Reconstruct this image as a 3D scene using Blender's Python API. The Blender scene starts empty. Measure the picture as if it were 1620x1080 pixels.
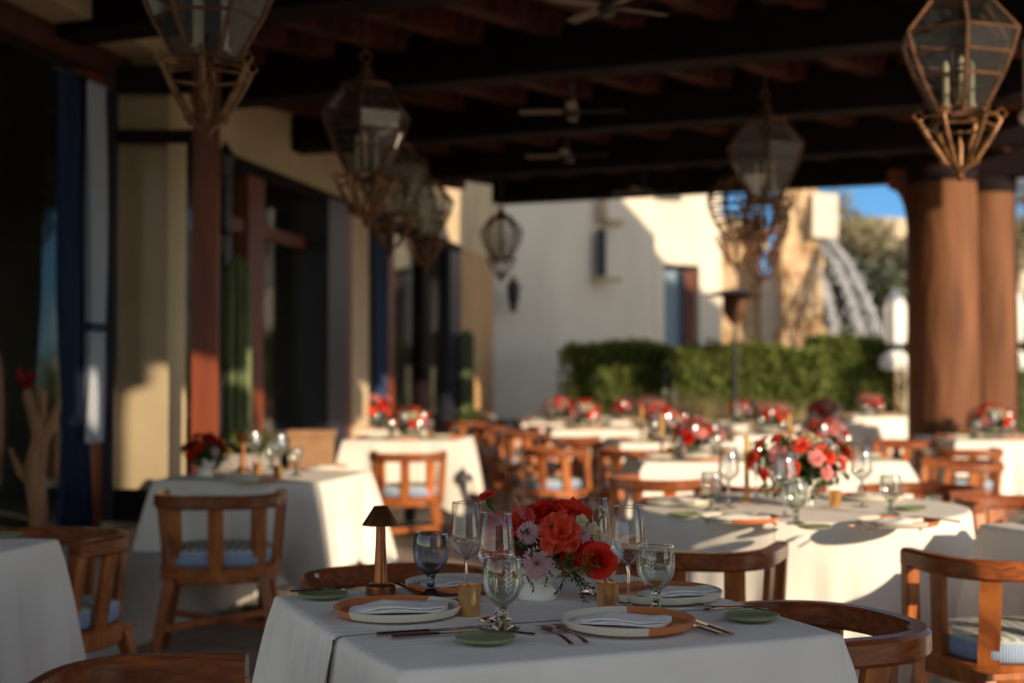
import bpy, math, random
from mathutils import Vector, Matrix
R = math.radians; PI = math.pi
sc = bpy.context.scene
C = sc.collection
rnd = random.Random(7)
# ---------------------------------------------------------------- camera, sky, sun, exposure
CH, F, HZ = 1.28, 2250.0, 593.0
cd = bpy.data.cameras.new('camera'); cam = bpy.data.objects.new('camera', cd); C.objects.link(cam); sc.camera = cam
cd.sensor_width = 36; cd.lens = 50; cd.clip_end = 2000; cd.clip_start = 0.05
cam.location = (0, 0, CH); cam.rotation_euler = (R(90 + 1.35), 0, 0)
cd.dof.use_dof = True; cd.dof.focus_distance = 3.1; cd.dof.aperture_fstop = 2.2; cd.dof.aperture_blades = 0
SUN_AZ, SUN_EL = 40.0, 15.5        # behind the camera, to the right
w = bpy.data.worlds.new('World'); sc.world = w; w.use_nodes = True
nt = w.node_tree; bg = nt.nodes['Background']; sky = nt.nodes.new('ShaderNodeTexSky'); sky.sky_type = 'NISHITA'
sky.sun_disc = False; sky.sun_elevation = R(SUN_EL); sky.sun_rotation = R(180 - SUN_AZ); sky.air_density = 0.75; sky.dust_density = 0.0; sky.ozone_density = 2.0
hs = nt.nodes.new('ShaderNodeHueSaturation'); hs.inputs['Saturation'].default_value = .72; nt.links.new(sky.outputs[0], hs.inputs['Color'])
mt_ = nt.nodes.new('ShaderNodeMixRGB'); mt_.blend_type = 'MULTIPLY'; mt_.inputs[0].default_value = 1; mt_.inputs[2].default_value = (1.20, 1.0, .82, 1); nt.links.new(hs.outputs[0], mt_.inputs[1])
# the sky away from the sun is deeper blue and darker
tcw = nt.nodes.new('ShaderNodeTexCoord'); sp = nt.nodes.new('ShaderNodeSeparateXYZ'); nt.links.new(tcw.outputs['Generated'], sp.inputs[0])
def mrange(src, a, b_):
    q = nt.nodes.new('ShaderNodeMapRange'); q.interpolation_type = 'SMOOTHSTEP'; q.inputs[1].default_value = a; q.inputs[2].default_value = b_; nt.links.new(src, q.inputs[0]); return q.outputs[0]
mk = nt.nodes.new('ShaderNodeMath'); mk.operation = 'MULTIPLY'; nt.links.new(mrange(sp.outputs[1], .35, .8), mk.inputs[0]); nt.links.new(mrange(sp.outputs[2], .45, .15), mk.inputs[1])
dk = nt.nodes.new('ShaderNodeMixRGB'); dk.blend_type = 'MULTIPLY'; dk.inputs[2].default_value = (.16, .40, .72, 1); nt.links.new(mk.outputs[0], dk.inputs[0]); nt.links.new(mt_.outputs[0], dk.inputs[1])
nt.links.new(dk.outputs[0], bg.inputs[0]); bg.inputs[1].default_value = 0.15
sd = bpy.data.lights.new('sun', 'SUN'); sd.energy = 4.2; sd.angle = R(0.6); sd.color = (1.0, 0.79, 0.55)
so = bpy.data.objects.new('sun', sd); C.objects.link(so)
SDIR = Vector((-math.sin(R(SUN_AZ)) * math.cos(R(SUN_EL)), math.cos(R(SUN_AZ)) * math.cos(R(SUN_EL)), -math.sin(R(SUN_EL))))
so.rotation_euler = SDIR.to_track_quat('-Z', 'Y').to_euler(); so.location = (6, -8, 6)
sc.view_settings.view_transform = 'Standard'; sc.view_settings.look = 'None'
sc.view_settings.exposure = 0.68; sc.view_settings.gamma = 1
sc.cycles.max_bounces = 10; sc.cycles.transparent_max_bounces = 24; sc.cycles.transmission_bounces = 8
sc.cycles.use_denoising = True; sc.cycles.sample_clamp_indirect = 6

# ---------------------------------------------------------------- helpers
def at(px, py, z=0.75):
    d = (CH - z) * F / (py - HZ); return Vector(((px - 810) / F * d, d, z))
def atd(px, py, d): return Vector(((px - 810) / F * d, d, CH - (py - HZ) / F * d))

class M:
    def __init__(s): s.v = []; s.f = []; s.m = []
    def add(s, vs, fs, mi=0):
        o = len(s.v); s.v += [tuple(p) for p in vs]; s.f += [tuple(i + o for i in f) for f in fs]; s.m += [mi] * len(fs); return s
    def box(s, c, d, rz=0, mi=0, rot=None):
        hx, hy, hz = d[0] / 2, d[1] / 2, d[2] / 2
        mt = rot if rot is not None else Matrix.Rotation(rz, 3, 'Z'); c = Vector(c)
        vs = [c + mt @ Vector((x * hx, y * hy, z * hz)) for z in (-1, 1) for y in (-1, 1) for x in (-1, 1)]
        return s.add(vs, [(0, 2, 3, 1), (4, 5, 7, 6), (0, 1, 5, 4), (2, 6, 7, 3), (0, 4, 6, 2), (1, 3, 7, 5)], mi)
    def lathe(s, prof, n=24, c=(0, 0, 0), mi=0, cap=False):
        k = len(prof); vs = []; fs = []
        for j in range(n):
            a = 2 * PI * j / n
            for r, z in prof: vs.append((c[0] + r * math.cos(a), c[1] + r * math.sin(a), c[2] + z))
        for j in range(n):
            j2 = (j + 1) % n
            for i in range(k - 1): fs.append((j * k + i, j2 * k + i, j2 * k + i + 1, j * k + i + 1))
        if cap:
            fs.append(tuple(j * k for j in reversed(range(n)))); fs.append(tuple(j * k + k - 1 for j in range(n)))
        return s.add(vs, fs, mi)
    def tube(s, pts, r, n=8, mi=0, cap=True, closed=False):
        pts = [Vector(p) for p in pts]; m = len(pts); rr = r if isinstance(r, (list, tuple)) else [r] * m
        vs = []; up = None; fs = []
        for i, p in enumerate(pts):
            a = pts[(i - 1) % m] if (i > 0 or closed) else p; b = pts[(i + 1) % m] if (i < m - 1 or closed) else p
            t = (b - a).normalized()
            if up is None: up = Vector((0, 0, 1)) if abs(t.z) < .9 else Vector((1, 0, 0))
            sx = t.cross(up).normalized(); u2 = sx.cross(t).normalized(); up = u2
            for j in range(n):
                q = 2 * PI * j / n; vs.append(p + (sx * math.cos(q) + u2 * math.sin(q)) * rr[i])
        for i in range(m if closed else m - 1):
            i2 = (i + 1) % m
            for j in range(n): fs.append((i * n + j, i * n + (j + 1) % n, i2 * n + (j + 1) % n, i2 * n + j))
        if cap and not closed: fs.append(tuple(reversed(range(n)))); fs.append(tuple((m - 1) * n + j for j in range(n)))
        return s.add(vs, fs, mi)
    def sweep(s, pts, wd, ht, mi=0, closed=False, b=0.25):   # rectangular rounded section, width across, height along z
        pts = [Vector(p) for p in pts]; m = len(pts); vs = []; fs = []
        for i, p in enumerate(pts):
            a = pts[(i - 1) % m] if (i > 0 or closed) else p; c = pts[(i + 1) % m] if (i < m - 1 or closed) else p
            t = (c - a).normalized(); sx = Vector((t.y, -t.x, 0)).normalized(); W = wd(i / (m - 1)) if callable(wd) else wd
            x, z, e = W / 2, ht / 2, min(W, ht) * b
            for (q, h) in ((-x + e, -z), (x - e, -z), (x, -z + e), (x, z - e), (x - e, z), (-x + e, z), (-x, z - e), (-x, -z + e)):
                vs.append(p + sx * q + Vector((0, 0, h)))
        for i in range(m if closed else m - 1):
            i2 = (i + 1) % m
            for j in range(8): fs.append((i * 8 + j, i * 8 + (j + 1) % 8, i2 * 8 + (j + 1) % 8, i2 * 8 + j))
        if not closed: fs.append(tuple(reversed(range(8)))); fs.append(tuple((m - 1) * 8 + j for j in range(8)))
        return s.add(vs, fs, mi)
    def bar(s, a, b_, w1, w2=None, mi=0, roll=0, d1=None):    # tapered square bar
        a = Vector(a); b_ = Vector(b_); w2 = w2 or w1; t = (b_ - a).normalized()
        up = Vector((0, 0, 1)) if abs(t.z) < .95 else Vector((math.cos(roll), math.sin(roll), 0))
        if abs(t.z) > .6: up = Vector((math.cos(roll), math.sin(roll), 0))
        sx = t.cross(up).normalized(); u = sx.cross(t).normalized(); d1 = d1 or w1
        k = d1 / w1; vs = []
        for p, w_ in ((a, w1), (b_, w2)):
            e = .22
            for q, h in ((-1 + e, -1), (1 - e, -1), (1, -1 + e), (1, 1 - e), (1 - e, 1), (-1 + e, 1), (-1, 1 - e), (-1, -1 + e)):
                vs.append(p + sx * q * w_ / 2 + u * h * w_ * k / 2)
        fs = [(j, (j + 1) % 8, 8 + (j + 1) % 8, 8 + j) for j in range(8)] + [tuple(reversed(range(8))), tuple(range(8, 16))]
        return s.add(vs, fs, mi)
    def grid(s, fn, nu, nv, mi=0, closeu=False):
        vs = [fn(i / nu, j / nv) for j in range(nv + 1) for i in range(nu + (0 if closeu else 1))]
        k = nu + (0 if closeu else 1); fs = []
        for j in range(nv):
            for i in range(nu):
                i2 = (i + 1) % k if closeu else i + 1; fs.append((j * k + i, j * k + i2, (j + 1) * k + i2, (j + 1) * k + i))
        return s.add(vs, fs, mi)
    def xf(s, mt):
        s.v = [tuple(mt @ Vector(p)) for p in s.v]; return s
    def mesh(s, name, mats, angle=35, smooth=True):
        me = bpy.data.meshes.new(name); me.from_pydata(s.v, [], s.f); me.update()
        for m_ in (mats if isinstance(mats, (list, tuple)) else [mats]): me.materials.append(m_)
        if smooth:
            me.polygons.foreach_set('use_smooth', [True] * len(me.polygons)); me.set_sharp_from_angle(angle=R(angle))
        me.polygons.foreach_set('material_index', s.m); me.update(); return me

KIDS = {}
def obj(name, m, mats, parent=None, loc=None, rot=None, angle=35, label=None):
    me = m if isinstance(m, bpy.types.Mesh) else m.mesh(name, mats, angle)
    o = bpy.data.objects.new(name, me); C.objects.link(o)
    if parent is not None: o.parent = parent; KIDS.setdefault(parent.name, []).append(o)
    if loc is not None: o.location = loc
    if rot is not None: o.rotation_euler = rot
    if label: o['label'] = label
    return o
def tag(o, label, cat, group=None):
    o['label'] = label; o['category'] = cat
    if group: o['group'] = group
    elif 'group' in o: del o['group']
    return o
def thing(name, loc=(0, 0, 0), rz=0):
    o = bpy.data.objects.new(name, None); C.objects.link(o); o.location = loc; o.rotation_euler = (0, 0, rz); o.empty_display_size = .1; return o
def struct(name, m, mat, kind='structure', angle=35):
    o = obj(name, m, mat, angle=angle); o['kind'] = kind; return o
def copy_tree(o, parent=None):
    c = o.copy(); C.objects.link(c)
    if parent is not None: c.parent = parent; KIDS.setdefault(parent.name, []).append(c)
    for ch in list(KIDS.get(o.name, [])): copy_tree(ch, c)
    return c
CACHE = {}
def put(kind, builder, label, cat, loc, rz=0, group=None, s=1.0, tilt=None):
    if kind not in CACHE: o = CACHE[kind] = builder()
    else: o = copy_tree(CACHE[kind])
    o.location = loc; o.rotation_euler = (tilt[0], tilt[1], rz) if tilt else (0, 0, rz); o.scale = (s, s, s)
    return tag(o, label, cat, group)

# ---------------------------------------------------------------- materials
def mat(name, col, rough=.6, metal=0, spec=.5, **k):
    m = bpy.data.materials.new(name); m.use_nodes = True; b = m.node_tree.nodes['Principled BSDF']
    b.inputs['Base Color'].default_value = (*col, 1); b.inputs['Roughness'].default_value = rough
    b.inputs['Metallic'].default_value = metal; b.inputs['Specular IOR Level'].default_value = spec
    for q, v in k.items(): b.inputs[q.replace('_', ' ')].default_value = v
    return m
def vary(m, c2, scale=(5, 5, 5), detail=4, lo=.35, hi=.65, bump=0, bscale=None, bdist=.01, dist=0, coord='Object', rand=0):
    t = m.node_tree; N = t.nodes; L = t.links; b = N['Principled BSDF']
    tc = N.new('ShaderNodeTexCoord'); mp = N.new('ShaderNodeMapping'); mp.inputs['Scale'].default_value = scale
    L.new(tc.outputs[coord], mp.inputs[0]); n = N.new('ShaderNodeTexNoise'); n.inputs['Scale'].default_value = 1; n.inputs['Detail'].default_value = detail
    n.inputs['Distortion'].default_value = dist; L.new(mp.outputs[0], n.inputs['Vector'])
    r = N.new('ShaderNodeValToRGB'); r.color_ramp.elements[0].position = lo; r.color_ramp.elements[1].position = hi
    r.color_ramp.elements[0].color = b.inputs['Base Color'].default_value[:]; r.color_ramp.elements[1].color = (*c2, 1)
    L.new(n.outputs[0], r.inputs[0]); out = r.outputs[0]
    if rand:
        oi = N.new('ShaderNodeObjectInfo'); h = N.new('ShaderNodeHueSaturation'); mr = N.new('ShaderNodeMapRange')
        mr.inputs[3].default_value = 1 - rand; mr.inputs[4].default_value = 1 + rand; L.new(oi.outputs['Random'], mr.inputs[0])
        L.new(mr.outputs[0], h.inputs['Value']); L.new(out, h.inputs['Color']); out = h.outputs[0]
    L.new(out, b.inputs['Base Color'])
    if bump:
        n2 = N.new('ShaderNodeTexNoise'); n2.inputs['Detail'].default_value = 3; mp2 = N.new('ShaderNodeMapping'); mp2.inputs['Scale'].default_value = bscale or scale
        L.new(tc.outputs[coord], mp2.inputs[0]); L.new(mp2.outputs[0], n2.inputs['Vector']); n2.inputs['Scale'].default_value = 1
        bp = N.new('ShaderNodeBump'); bp.inputs['Strength'].default_value = bump; bp.inputs['Distance'].default_value = bdist
        L.new(n2.outputs[0], bp.inputs['Height']); L.new(bp.outputs[0], b.inputs['Normal'])
    return m
wood = vary(mat('teak', (.49, .155, .034), .36), (.20, .052, .012), (9, 9, 3), 6, .3, .7, .15, (40, 40, 6), .004, 2.5, rand=.18)
wood_rail = vary(mat('teak_rail', (.29, .080, .020), .27), (.10, .026, .009), (14, 5, 30), 6, .3, .72, .1, (30, 12, 60), .003, 2.0, rand=.2)
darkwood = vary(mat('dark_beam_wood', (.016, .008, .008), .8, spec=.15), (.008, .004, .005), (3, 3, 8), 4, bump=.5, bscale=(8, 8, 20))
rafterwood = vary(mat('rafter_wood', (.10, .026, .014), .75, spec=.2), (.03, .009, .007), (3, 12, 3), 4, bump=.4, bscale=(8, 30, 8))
framewood = vary(mat('mahogany_frame', (.20, .040, .011), .5), (.10, .020, .008), (14, 14, 1.5), 5, bump=.1)
navyframe = mat('dark_blue_frame', (.018, .018, .035), .45)
cloth = vary(mat('linen', (.80, .76, .70), .9, spec=.2), (.74, .70, .64), (4, 4, 4), 3, bump=.35, bscale=(7, 7, 3.5), bdist=.012)
def weave(m, sc_=900, st=.25):
    t = m.node_tree; N = t.nodes; L = t.links; b = N['Principled BSDF']; old = b.inputs['Normal'].links[0].from_node if b.inputs['Normal'].links else None
    n = N.new('ShaderNodeTexNoise'); n.inputs['Scale'].default_value = sc_; n.inputs['Detail'].default_value = 1
    tc = N.new('ShaderNodeTexCoord'); L.new(tc.outputs['Object'], n.inputs['Vector'])
    bp = N.new('ShaderNodeBump'); bp.inputs['Strength'].default_value = st; bp.inputs['Distance'].default_value = .0006
    L.new(n.outputs[0], bp.inputs['Height'])
    if old: L.new(old.outputs[0], bp.inputs['Normal'])
    L.new(bp.outputs[0], b.inputs['Normal']); return m
weave(cloth)
def creases(m, gap, st=.5):
    t = m.node_tree; N = t.nodes; L = t.links; b = N['Principled BSDF']; old = b.inputs['Normal'].links[0].from_node; tc = N.new('ShaderNodeTexCoord'); sx = N.new('ShaderNodeSeparateXYZ'); L.new(tc.outputs['Object'], sx.inputs[0]); outs = []
    for a in (0, 1):
        ad = N.new('ShaderNodeMath'); ad.inputs[1].default_value = gap * .62 + a * .05; L.new(sx.outputs[a], ad.inputs[0]); pp = N.new('ShaderNodeMath'); pp.operation = 'PINGPONG'; pp.inputs[1].default_value = gap; L.new(ad.outputs[0], pp.inputs[0])
        mr = N.new('ShaderNodeMapRange'); mr.interpolation_type = 'SMOOTHSTEP'; mr.inputs[1].default_value = .007; mr.inputs[2].default_value = 0; L.new(pp.outputs[0], mr.inputs[0]); outs.append(mr.outputs[0])
    mx = N.new('ShaderNodeMath'); mx.operation = 'MAXIMUM'; L.new(outs[0], mx.inputs[0]); L.new(outs[1], mx.inputs[1]); bp = N.new('ShaderNodeBump'); bp.inputs['Strength'].default_value = st; bp.inputs['Distance'].default_value = .004; L.new(mx.outputs[0], bp.inputs['Height']); L.new(old.outputs[0], bp.inputs['Normal']); L.new(bp.outputs[0], b.inputs['Normal'])
creases(cloth, .34)
runner_m = weave(vary(mat('runner_linen', (.80, .76, .70), .9, spec=.2), (.72, .69, .64), (3, 60, 3), 3, bump=.8, bscale=(10, 45, 10), bdist=.006))
napkin_m = weave(vary(mat('napkin_linen', (.86, .84, .80), .9, spec=.2), (.80, .78, .74), (9, 9, 9), 3, bump=.4, bscale=(14, 14, 14), bdist=.004))
plaster = vary(mat('cream_plaster', (.58, .45, .29), .85), (.47, .36, .22), (1.2, 1.2, 1.2), 5, bump=.25, bscale=(9, 9, 9), bdist=.01)
ochre = vary(mat('ochre_plaster', (.50, .30, .13), .85), (.42, .25, .11), (1.2, 1.2, 1.2), 5, bump=.25, bscale=(9, 9, 9), bdist=.01)
whitewall = vary(mat('white_stucco', (.70, .64, .54), .9), (.56, .51, .43), (.8, .8, .35), 5, bump=.3, bscale=(6, 6, 6), bdist=.02)
colmat = vary(mat('terracotta_plaster', (.21, .088, .040), .72, spec=.25), (.095, .038, .018), (6, 6, .9), 6, .3, .7, bump=.8, bscale=(9, 9, 2), bdist=.03)
terracotta = mat('terracotta', (.55, .19, .075), .55)
glazegreen = mat('celadon_glaze', (.22, .25, .13), .3)
creamglaze = mat('cream_glaze', (.68, .63, .52), .35)
vasewhite = mat('white_ceramic', (.80, .78, .72), .35)
bronze = vary(mat('brushed_bronze', (.34, .13, .055), .3, .9), (.26, .10, .045), (30, 30, 30), 2)
gold = mat('gold_mercury_glass', (.75, .42, .16), .22, .85)
steel = mat('copper_steel', (.30, .19, .16), .22, 1.0)
silver = mat('polished_steel', (.62, .60, .60), .2, 1.0)
iron = vary(mat('rusty_iron', (.085, .040, .022), .65, .4), (.17, .075, .035), (20, 20, 20), 4)
giltiron = vary(mat('gilt_iron', (.36, .19, .07), .5, .5), (.20, .09, .035), (20, 20, 20), 4)
black = mat('black_metal', (.02, .02, .022), .5)
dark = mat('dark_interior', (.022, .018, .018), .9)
wax = mat('candle_wax', (.78, .66, .42), .5)
amber = mat('amber_taper', (.62, .34, .07), .4)
water_m = mat('falling_water', (.72, .74, .80), .25, Alpha=.5)
bluefab = vary(mat('blue_curtain', (.012, .034, .10), .85), (.010, .024, .07), (20, 20, 1), 3)
greyfab = mat('pale_curtain', (.40, .44, .52), .85)
umbr = mat('white_canvas', (.80, .79, .76), .9)
thatch = vary(mat('thatch', (.28, .20, .11), .95), (.16, .11, .06), (30, 30, 4), 4)

def thin(name, tint, refl=.06, rough=.02, grz=1.45, cap=.35, bump=0, milk=0):
    m = bpy.data.materials.new(name); m.use_nodes = True; t = m.node_tree; N = t.nodes; L = t.links; N.clear()
    o = N.new('ShaderNodeOutputMaterial'); mx = N.new('ShaderNodeMixShader'); tr = N.new('ShaderNodeBsdfTransparent'); gl = N.new('ShaderNodeBsdfGlossy')
    fr = N.new('ShaderNodeFresnel'); fr.inputs[0].default_value = grz; tr.inputs[0].default_value = (*tint, 1); gl.inputs['Roughness'].default_value = rough
    ad = N.new('ShaderNodeMath'); ad.operation = 'ADD'; ad.inputs[1].default_value = refl; ad.use_clamp = True; L.new(fr.outputs[0], ad.inputs[0]); mn = N.new('ShaderNodeMath'); mn.operation = 'MINIMUM'; mn.inputs[1].default_value = cap; L.new(ad.outputs[0], mn.inputs[0]); ad = mn
    L.new(ad.outputs[0], mx.inputs[0]); L.new(tr.outputs[0], mx.inputs[1]); L.new(gl.outputs[0], mx.inputs[2]); L.new(mx.outputs[0], o.inputs[0])
    if bump:
        nz = N.new('ShaderNodeTexNoise'); nz.inputs['Scale'].default_value = 70; tc = N.new('ShaderNodeTexCoord'); L.new(tc.outputs['Object'], nz.inputs['Vector']); bp = N.new('ShaderNodeBump'); bp.inputs['Strength'].default_value = bump; bp.inputs['Distance'].default_value = .002
        L.new(nz.outputs[0], bp.inputs['Height']); L.new(bp.outputs[0], gl.inputs['Normal'])
    if milk:
        df = N.new('ShaderNodeBsdfTranslucent'); d2 = N.new('ShaderNodeBsdfDiffuse'); df.inputs[0].default_value = (.75, .72, .66, 1); d2.inputs[0].default_value = (.7, .68, .62, 1); m1_ = N.new('ShaderNodeMixShader'); L.new(df.outputs[0], m1_.inputs[1]); L.new(d2.outputs[0], m1_.inputs[2]); m2_ = N.new('ShaderNodeMixShader'); m2_.inputs[0].default_value = milk; L.new(mx.outputs[0], m2_.inputs[1]); L.new(m1_.outputs[0], m2_.inputs[2]); L.new(m2_.outputs[0], o.inputs[0])
    return m
crystal = thin('hammered_crystal', (.95, .96, .94), .24, .12, 1.45, .6, .5)
crystal_g = thin('hammered_green_crystal', (.88, .91, .84), .24, .12, 1.45, .6, .6)
glass_thin = thin('clear_glass', (.965, .97, .965), .045, .04, 1.44, .5)
glass_green = thin('green_tinted_glass', (.85, .89, .81), .04, .05, 1.44, .5)
glass_blue = thin('smoky_blue_glass', (.46, .54, .68), .06, .04, 1.42, .5)
pane_m = thin('window_pane', (.72, .75, .73), .02, .05, 1.2, .13)
lant_glass = thin('lantern_glass', (.72, .74, .74), .06, .10, 1.4, .5, 0, .07)
def solidglass(name, c):
    m = mat(name, c, .02); m.node_tree.nodes['Principled BSDF'].inputs['Transmission Weight'].default_value = 1; m.node_tree.nodes['Principled BSDF'].inputs['IOR'].default_value = 1.48; return m
glass_solid = solidglass('solid_clear_glass', (.96, .97, .96)); glass_solid_g = solidglass('solid_green_glass', (.62, .72, .55)); glass_solid_b = solidglass('solid_blue_glass', (.25, .32, .45))
etch = mat('etched_frosting', (.85, .88, .88), .5, Alpha=.45)

def petalmat(name, c, c2=None, tr=.35):
    m = bpy.data.materials.new(name); m.use_nodes = True; t = m.node_tree; N = t.nodes; L = t.links; N.clear()
    o = N.new('ShaderNodeOutputMaterial'); mx = N.new('ShaderNodeMixShader'); mx.inputs[0].default_value = tr
    p = N.new('ShaderNodeBsdfPrincipled'); p.inputs['Roughness'].default_value = .55; p.inputs['Specular IOR Level'].default_value = .25
    tl = N.new('ShaderNodeBsdfTranslucent'); n = N.new('ShaderNodeTexNoise'); n.inputs['Scale'].default_value = 60
    tc = N.new('ShaderNodeTexCoord'); L.new(tc.outputs['Object'], n.inputs['Vector'])
    r = N.new('ShaderNodeValToRGB'); r.color_ramp.elements[0].position = .35; r.color_ramp.elements[1].position = .65
    r.color_ramp.elements[0].color = (*c, 1); r.color_ramp.elements[1].color = (*(c2 or c), 1); L.new(n.outputs[0], r.inputs[0])
    L.new(r.outputs[0], p.inputs['Base Color']); L.new(r.outputs[0], tl.inputs[0])
    L.new(p.outputs[0], mx.inputs[1]); L.new(tl.outputs[0], mx.inputs[2]); L.new(mx.outputs[0], o.inputs[0]); return m
p_red = petalmat('red_petal', (.80, .042, .014), (.62, .018, .010)); p_coral = petalmat('coral_petal', (.82, .12, .055), (.78, .07, .035))
p_pink = petalmat('pink_petal', (.82, .40, .38), (.78, .26, .27)); p_lilac = petalmat('lilac_petal', (.74, .52, .53), (.66, .40, .45))
p_cream = petalmat('cream_petal', (.72, .62, .42), (.66, .55, .36)); p_white = petalmat('white_petal', (.74, .72, .72), (.66, .62, .66))
p_hot = petalmat('crimson_petal', (.55, .018, .045), (.46, .012, .03))
leaf_m = petalmat('leaf', (.06, .105, .025), (.035, .07, .02), .25); leaf_y = petalmat('olive_leaf', (.13, .13, .03), (.09, .11, .03), .3)
hedge_m = petalmat('hedge_leaf', (.27, .30, .075), (.12, .17, .04), .35); grass_m = petalmat('dry_grass', (.50, .36, .24), (.30, .28, .12), .3)
treeleaf_m = petalmat('tree_leaf', (.13, .15, .10), (.07, .09, .06), .2); hazyleaf_m = petalmat('hazy_leaf', (.36, .31, .19), (.22, .21, .12), .2)  # far trees: haze is put into the paler leaf colour
cactus_m = vary(mat('cactus_skin', (.13, .17, .06), .65), (.05, .075, .035), (20, 20, 3), 3)
bark = vary(mat('bark', (.16, .10, .06), .9), (.08, .05, .03), (12, 12, 3), 4)
driftwood = vary(mat('driftwood', (.30, .15, .07), .8), (.17, .08, .04), (14, 14, 4), 4)

# floor: stone paving with joints
floor_m = vary(mat('stone_paving', (.36, .29, .22), .55), (.27, .22, .17), (2, 2, 2), 5, coord='Object')
def joints(m, sx, col, wd=.02):
    t = m.node_tree; N = t.nodes; L = t.links; b = N['Principled BSDF']; src = b.inputs['Base Color'].links[0].from_socket
    tc = N.new('ShaderNodeTexCoord'); mp = N.new('ShaderNodeMapping'); mp.inputs['Rotation'].default_value = (0, 0, R(24)); L.new(tc.outputs['Object'], mp.inputs[0])
    br = N.new('ShaderNodeTexBrick'); br.inputs['Scale'].default_value = sx; br.inputs['Mortar Size'].default_value = wd; br.offset = .5
    br.inputs['Brick Width'].default_value = 1; br.inputs['Row Height'].default_value = .6
    L.new(mp.outputs[0], br.inputs['Vector']); mx = N.new('ShaderNodeMixRGB'); L.new(br.outputs['Fac'], mx.inputs[0]); L.new(src, mx.inputs[1]); mx.inputs[2].default_value = (*col, 1)
    L.new(mx.outputs[0], b.inputs['Base Color'])
joints(floor_m, 1.6, (.13, .10, .08))
stone_m = vary(mat('rough_stone', (.66, .50, .32), .9), (.42, .25, .13), (2.2, 2.2, 3.2), 6, .38, .6, .9, (7, 7, 9), .06)

# ---------------------------------------------------------------- setting
struct('ground', M().add([(-150, -60, -.02), (150, -60, -.02), (150, 300, -.02), (-150, 300, -.02)], [(0, 1, 2, 3)]), vary(mat('garden_soil', (.24, .19, .12), .95), (.16, .15, .07), (.5, .5, .5), 5))
struct('floor', M().add([(-6, -8, 0), (14, -8, 0), (14, 21.5, 0), (-6, 21.5, 0)], [(0, 1, 2, 3)]), floor_m)
def hill(x0, x1, y, h, mm, seed):
    r = random.Random(seed); n = 40; m = M(); ph = [r.uniform(0, 6) for _ in range(4)]
    def fn(u, v):
        x = x0 + (x1 - x0) * u; z = h * (math.sin(PI * u) ** .7) * (.8 + .12 * math.sin(9 * u + ph[0]) + .06 * math.sin(23 * u + ph[1])) * math.sin(PI * .5 * min(1, v * 2))
        return (x, y + v * 30, z * (1 if v < .5 else 1 - (v - .5)))
    m.grid(fn, n, 10); return struct('hill', m, mm)
hill(12, 60, 78, 13.0, vary(mat('dry_hillside', (.46, .36, .23), .95), (.30, .25, .14), (.2, .2, .4), 6, bump=.6, bscale=(1, 1, 1), bdist=.5), 3)

# ---- left restaurant wall : plane x = .193 y - 4.12 ; runs along direction W
WA = Vector((.193, 1, 0)).normalized(); WN = Vector((WA.y, -WA.x, 0))
def wp(px, z=0, off=0):
    d = 9270 / (1244 - px); p = Vector((.193 * d - 4.12, d, z)); return p + WN * off
wall = thing('restaurant_building', wp(268)); WINV = Matrix.Translation(-wp(268))
def wslab(px0, px1, z0, z1, off0, off1, m=None):
    a, b = wp(px0), wp(px1); m = m or M(); vs = []
    for z in (z0, z1):
        for p, o in ((a, off0), (a, off1), (b, off1), (b, off0)): vs.append(p + WN * o + Vector((0, 0, z)))
    return m.add(vs, [(0, 1, 2, 3)[::-1], (4, 5, 6, 7), (0, 1, 5, 4), (1, 2, 6, 5), (2, 3, 7, 6), (3, 0, 4, 7)][0:6])
def wpart(name, m, mt, label=None): return obj(name, m.xf(WINV), mt, wall, label=label)
wpart('pier', wslab(183, 215, 0, 3.9, -.35, .335), plaster)
m = wslab(300, 1000, 2.9, 3.9, -.30, 0); wslab(-900, 183, 3.215, 3.9, -.3, .0, m); wslab(215.2, 300, 3.0, 3.9, -.30, 0, m); wpart('upper_wall', m, plaster)
wpart('bulkhead', wslab(-700, 176, 3.213, 3.9, .002, .34), plaster)
wpart('wall_panel', wslab(550, 583, 0, 2.898, -.3, 0), plaster)
wpart('end_wall', wslab(724, 780, 0, 2.898, -.3, .0), ochre, 'ochre stretch of plaster at the corner')
m = wslab(-900, 183, 0, .10, -.3, .3); wpart('sill', m, darkwood)
m = M()
for a, b in ((-400, -330), (-120, -90)): wslab(a, b, .1, 3.21, -.1, .03, m)
wpart('door_post', m, framewood)
wpart('door_post', wslab(121, 150, .10, 3.21, -.1, .05), framewood)

wpart('header', wslab(-900, 181, 3.06, 3.208, -.1, .10), vary(mat('dark_header_wood', (.08, .022, .012), .5), (.05, .014, .008), (9, 9, 2)))
# glazed screen standing across the bench, facing the terrace
SD = 8.5
def sbox(px0, px1, z0, z1, dy=.07):
    a, b_ = (px0 - 810) / F * SD, (px1 - 810) / F * SD; m = M(); m.box(((a + b_) / 2, SD, (z0 + z1) / 2), (b_ - a, dy, z1 - z0)); return m
scr = thing('glass_screen', ((240 - 810) / F * SD, SD, .41)); SM = Matrix.Translation((-(240 - 810) / F * SD, -SD, -.41))
for nm, a_, mt_ in (('stile', (152, 183, .41, 3.15), navyframe), ('stile', (305, 345, .41, 3.15), framewood), ('header', (183.3, 304.7, 2.97, 3.13), darkwood), ('transom', (183.3, 304.7, 2.67, 2.745), darkwood), ('bottom_rail', (183.3, 304.7, .41, .60), darkwood)):
    obj(nm, sbox(*a_).xf(SM), mt_, scr)
obj('window_pane', sbox(183.5, 304.5, .61, 2.66, .008).xf(SM), thin('screen_pane', (.96, .97, .97), 0, .02, 1.12), scr); tag(scr, 'tall glazed timber screen standing across the bench before the cream pier', 'glass screen')
wpart('door_post', wslab(346, 356, .0, 2.898, -.1, .05), navyframe)
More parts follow.
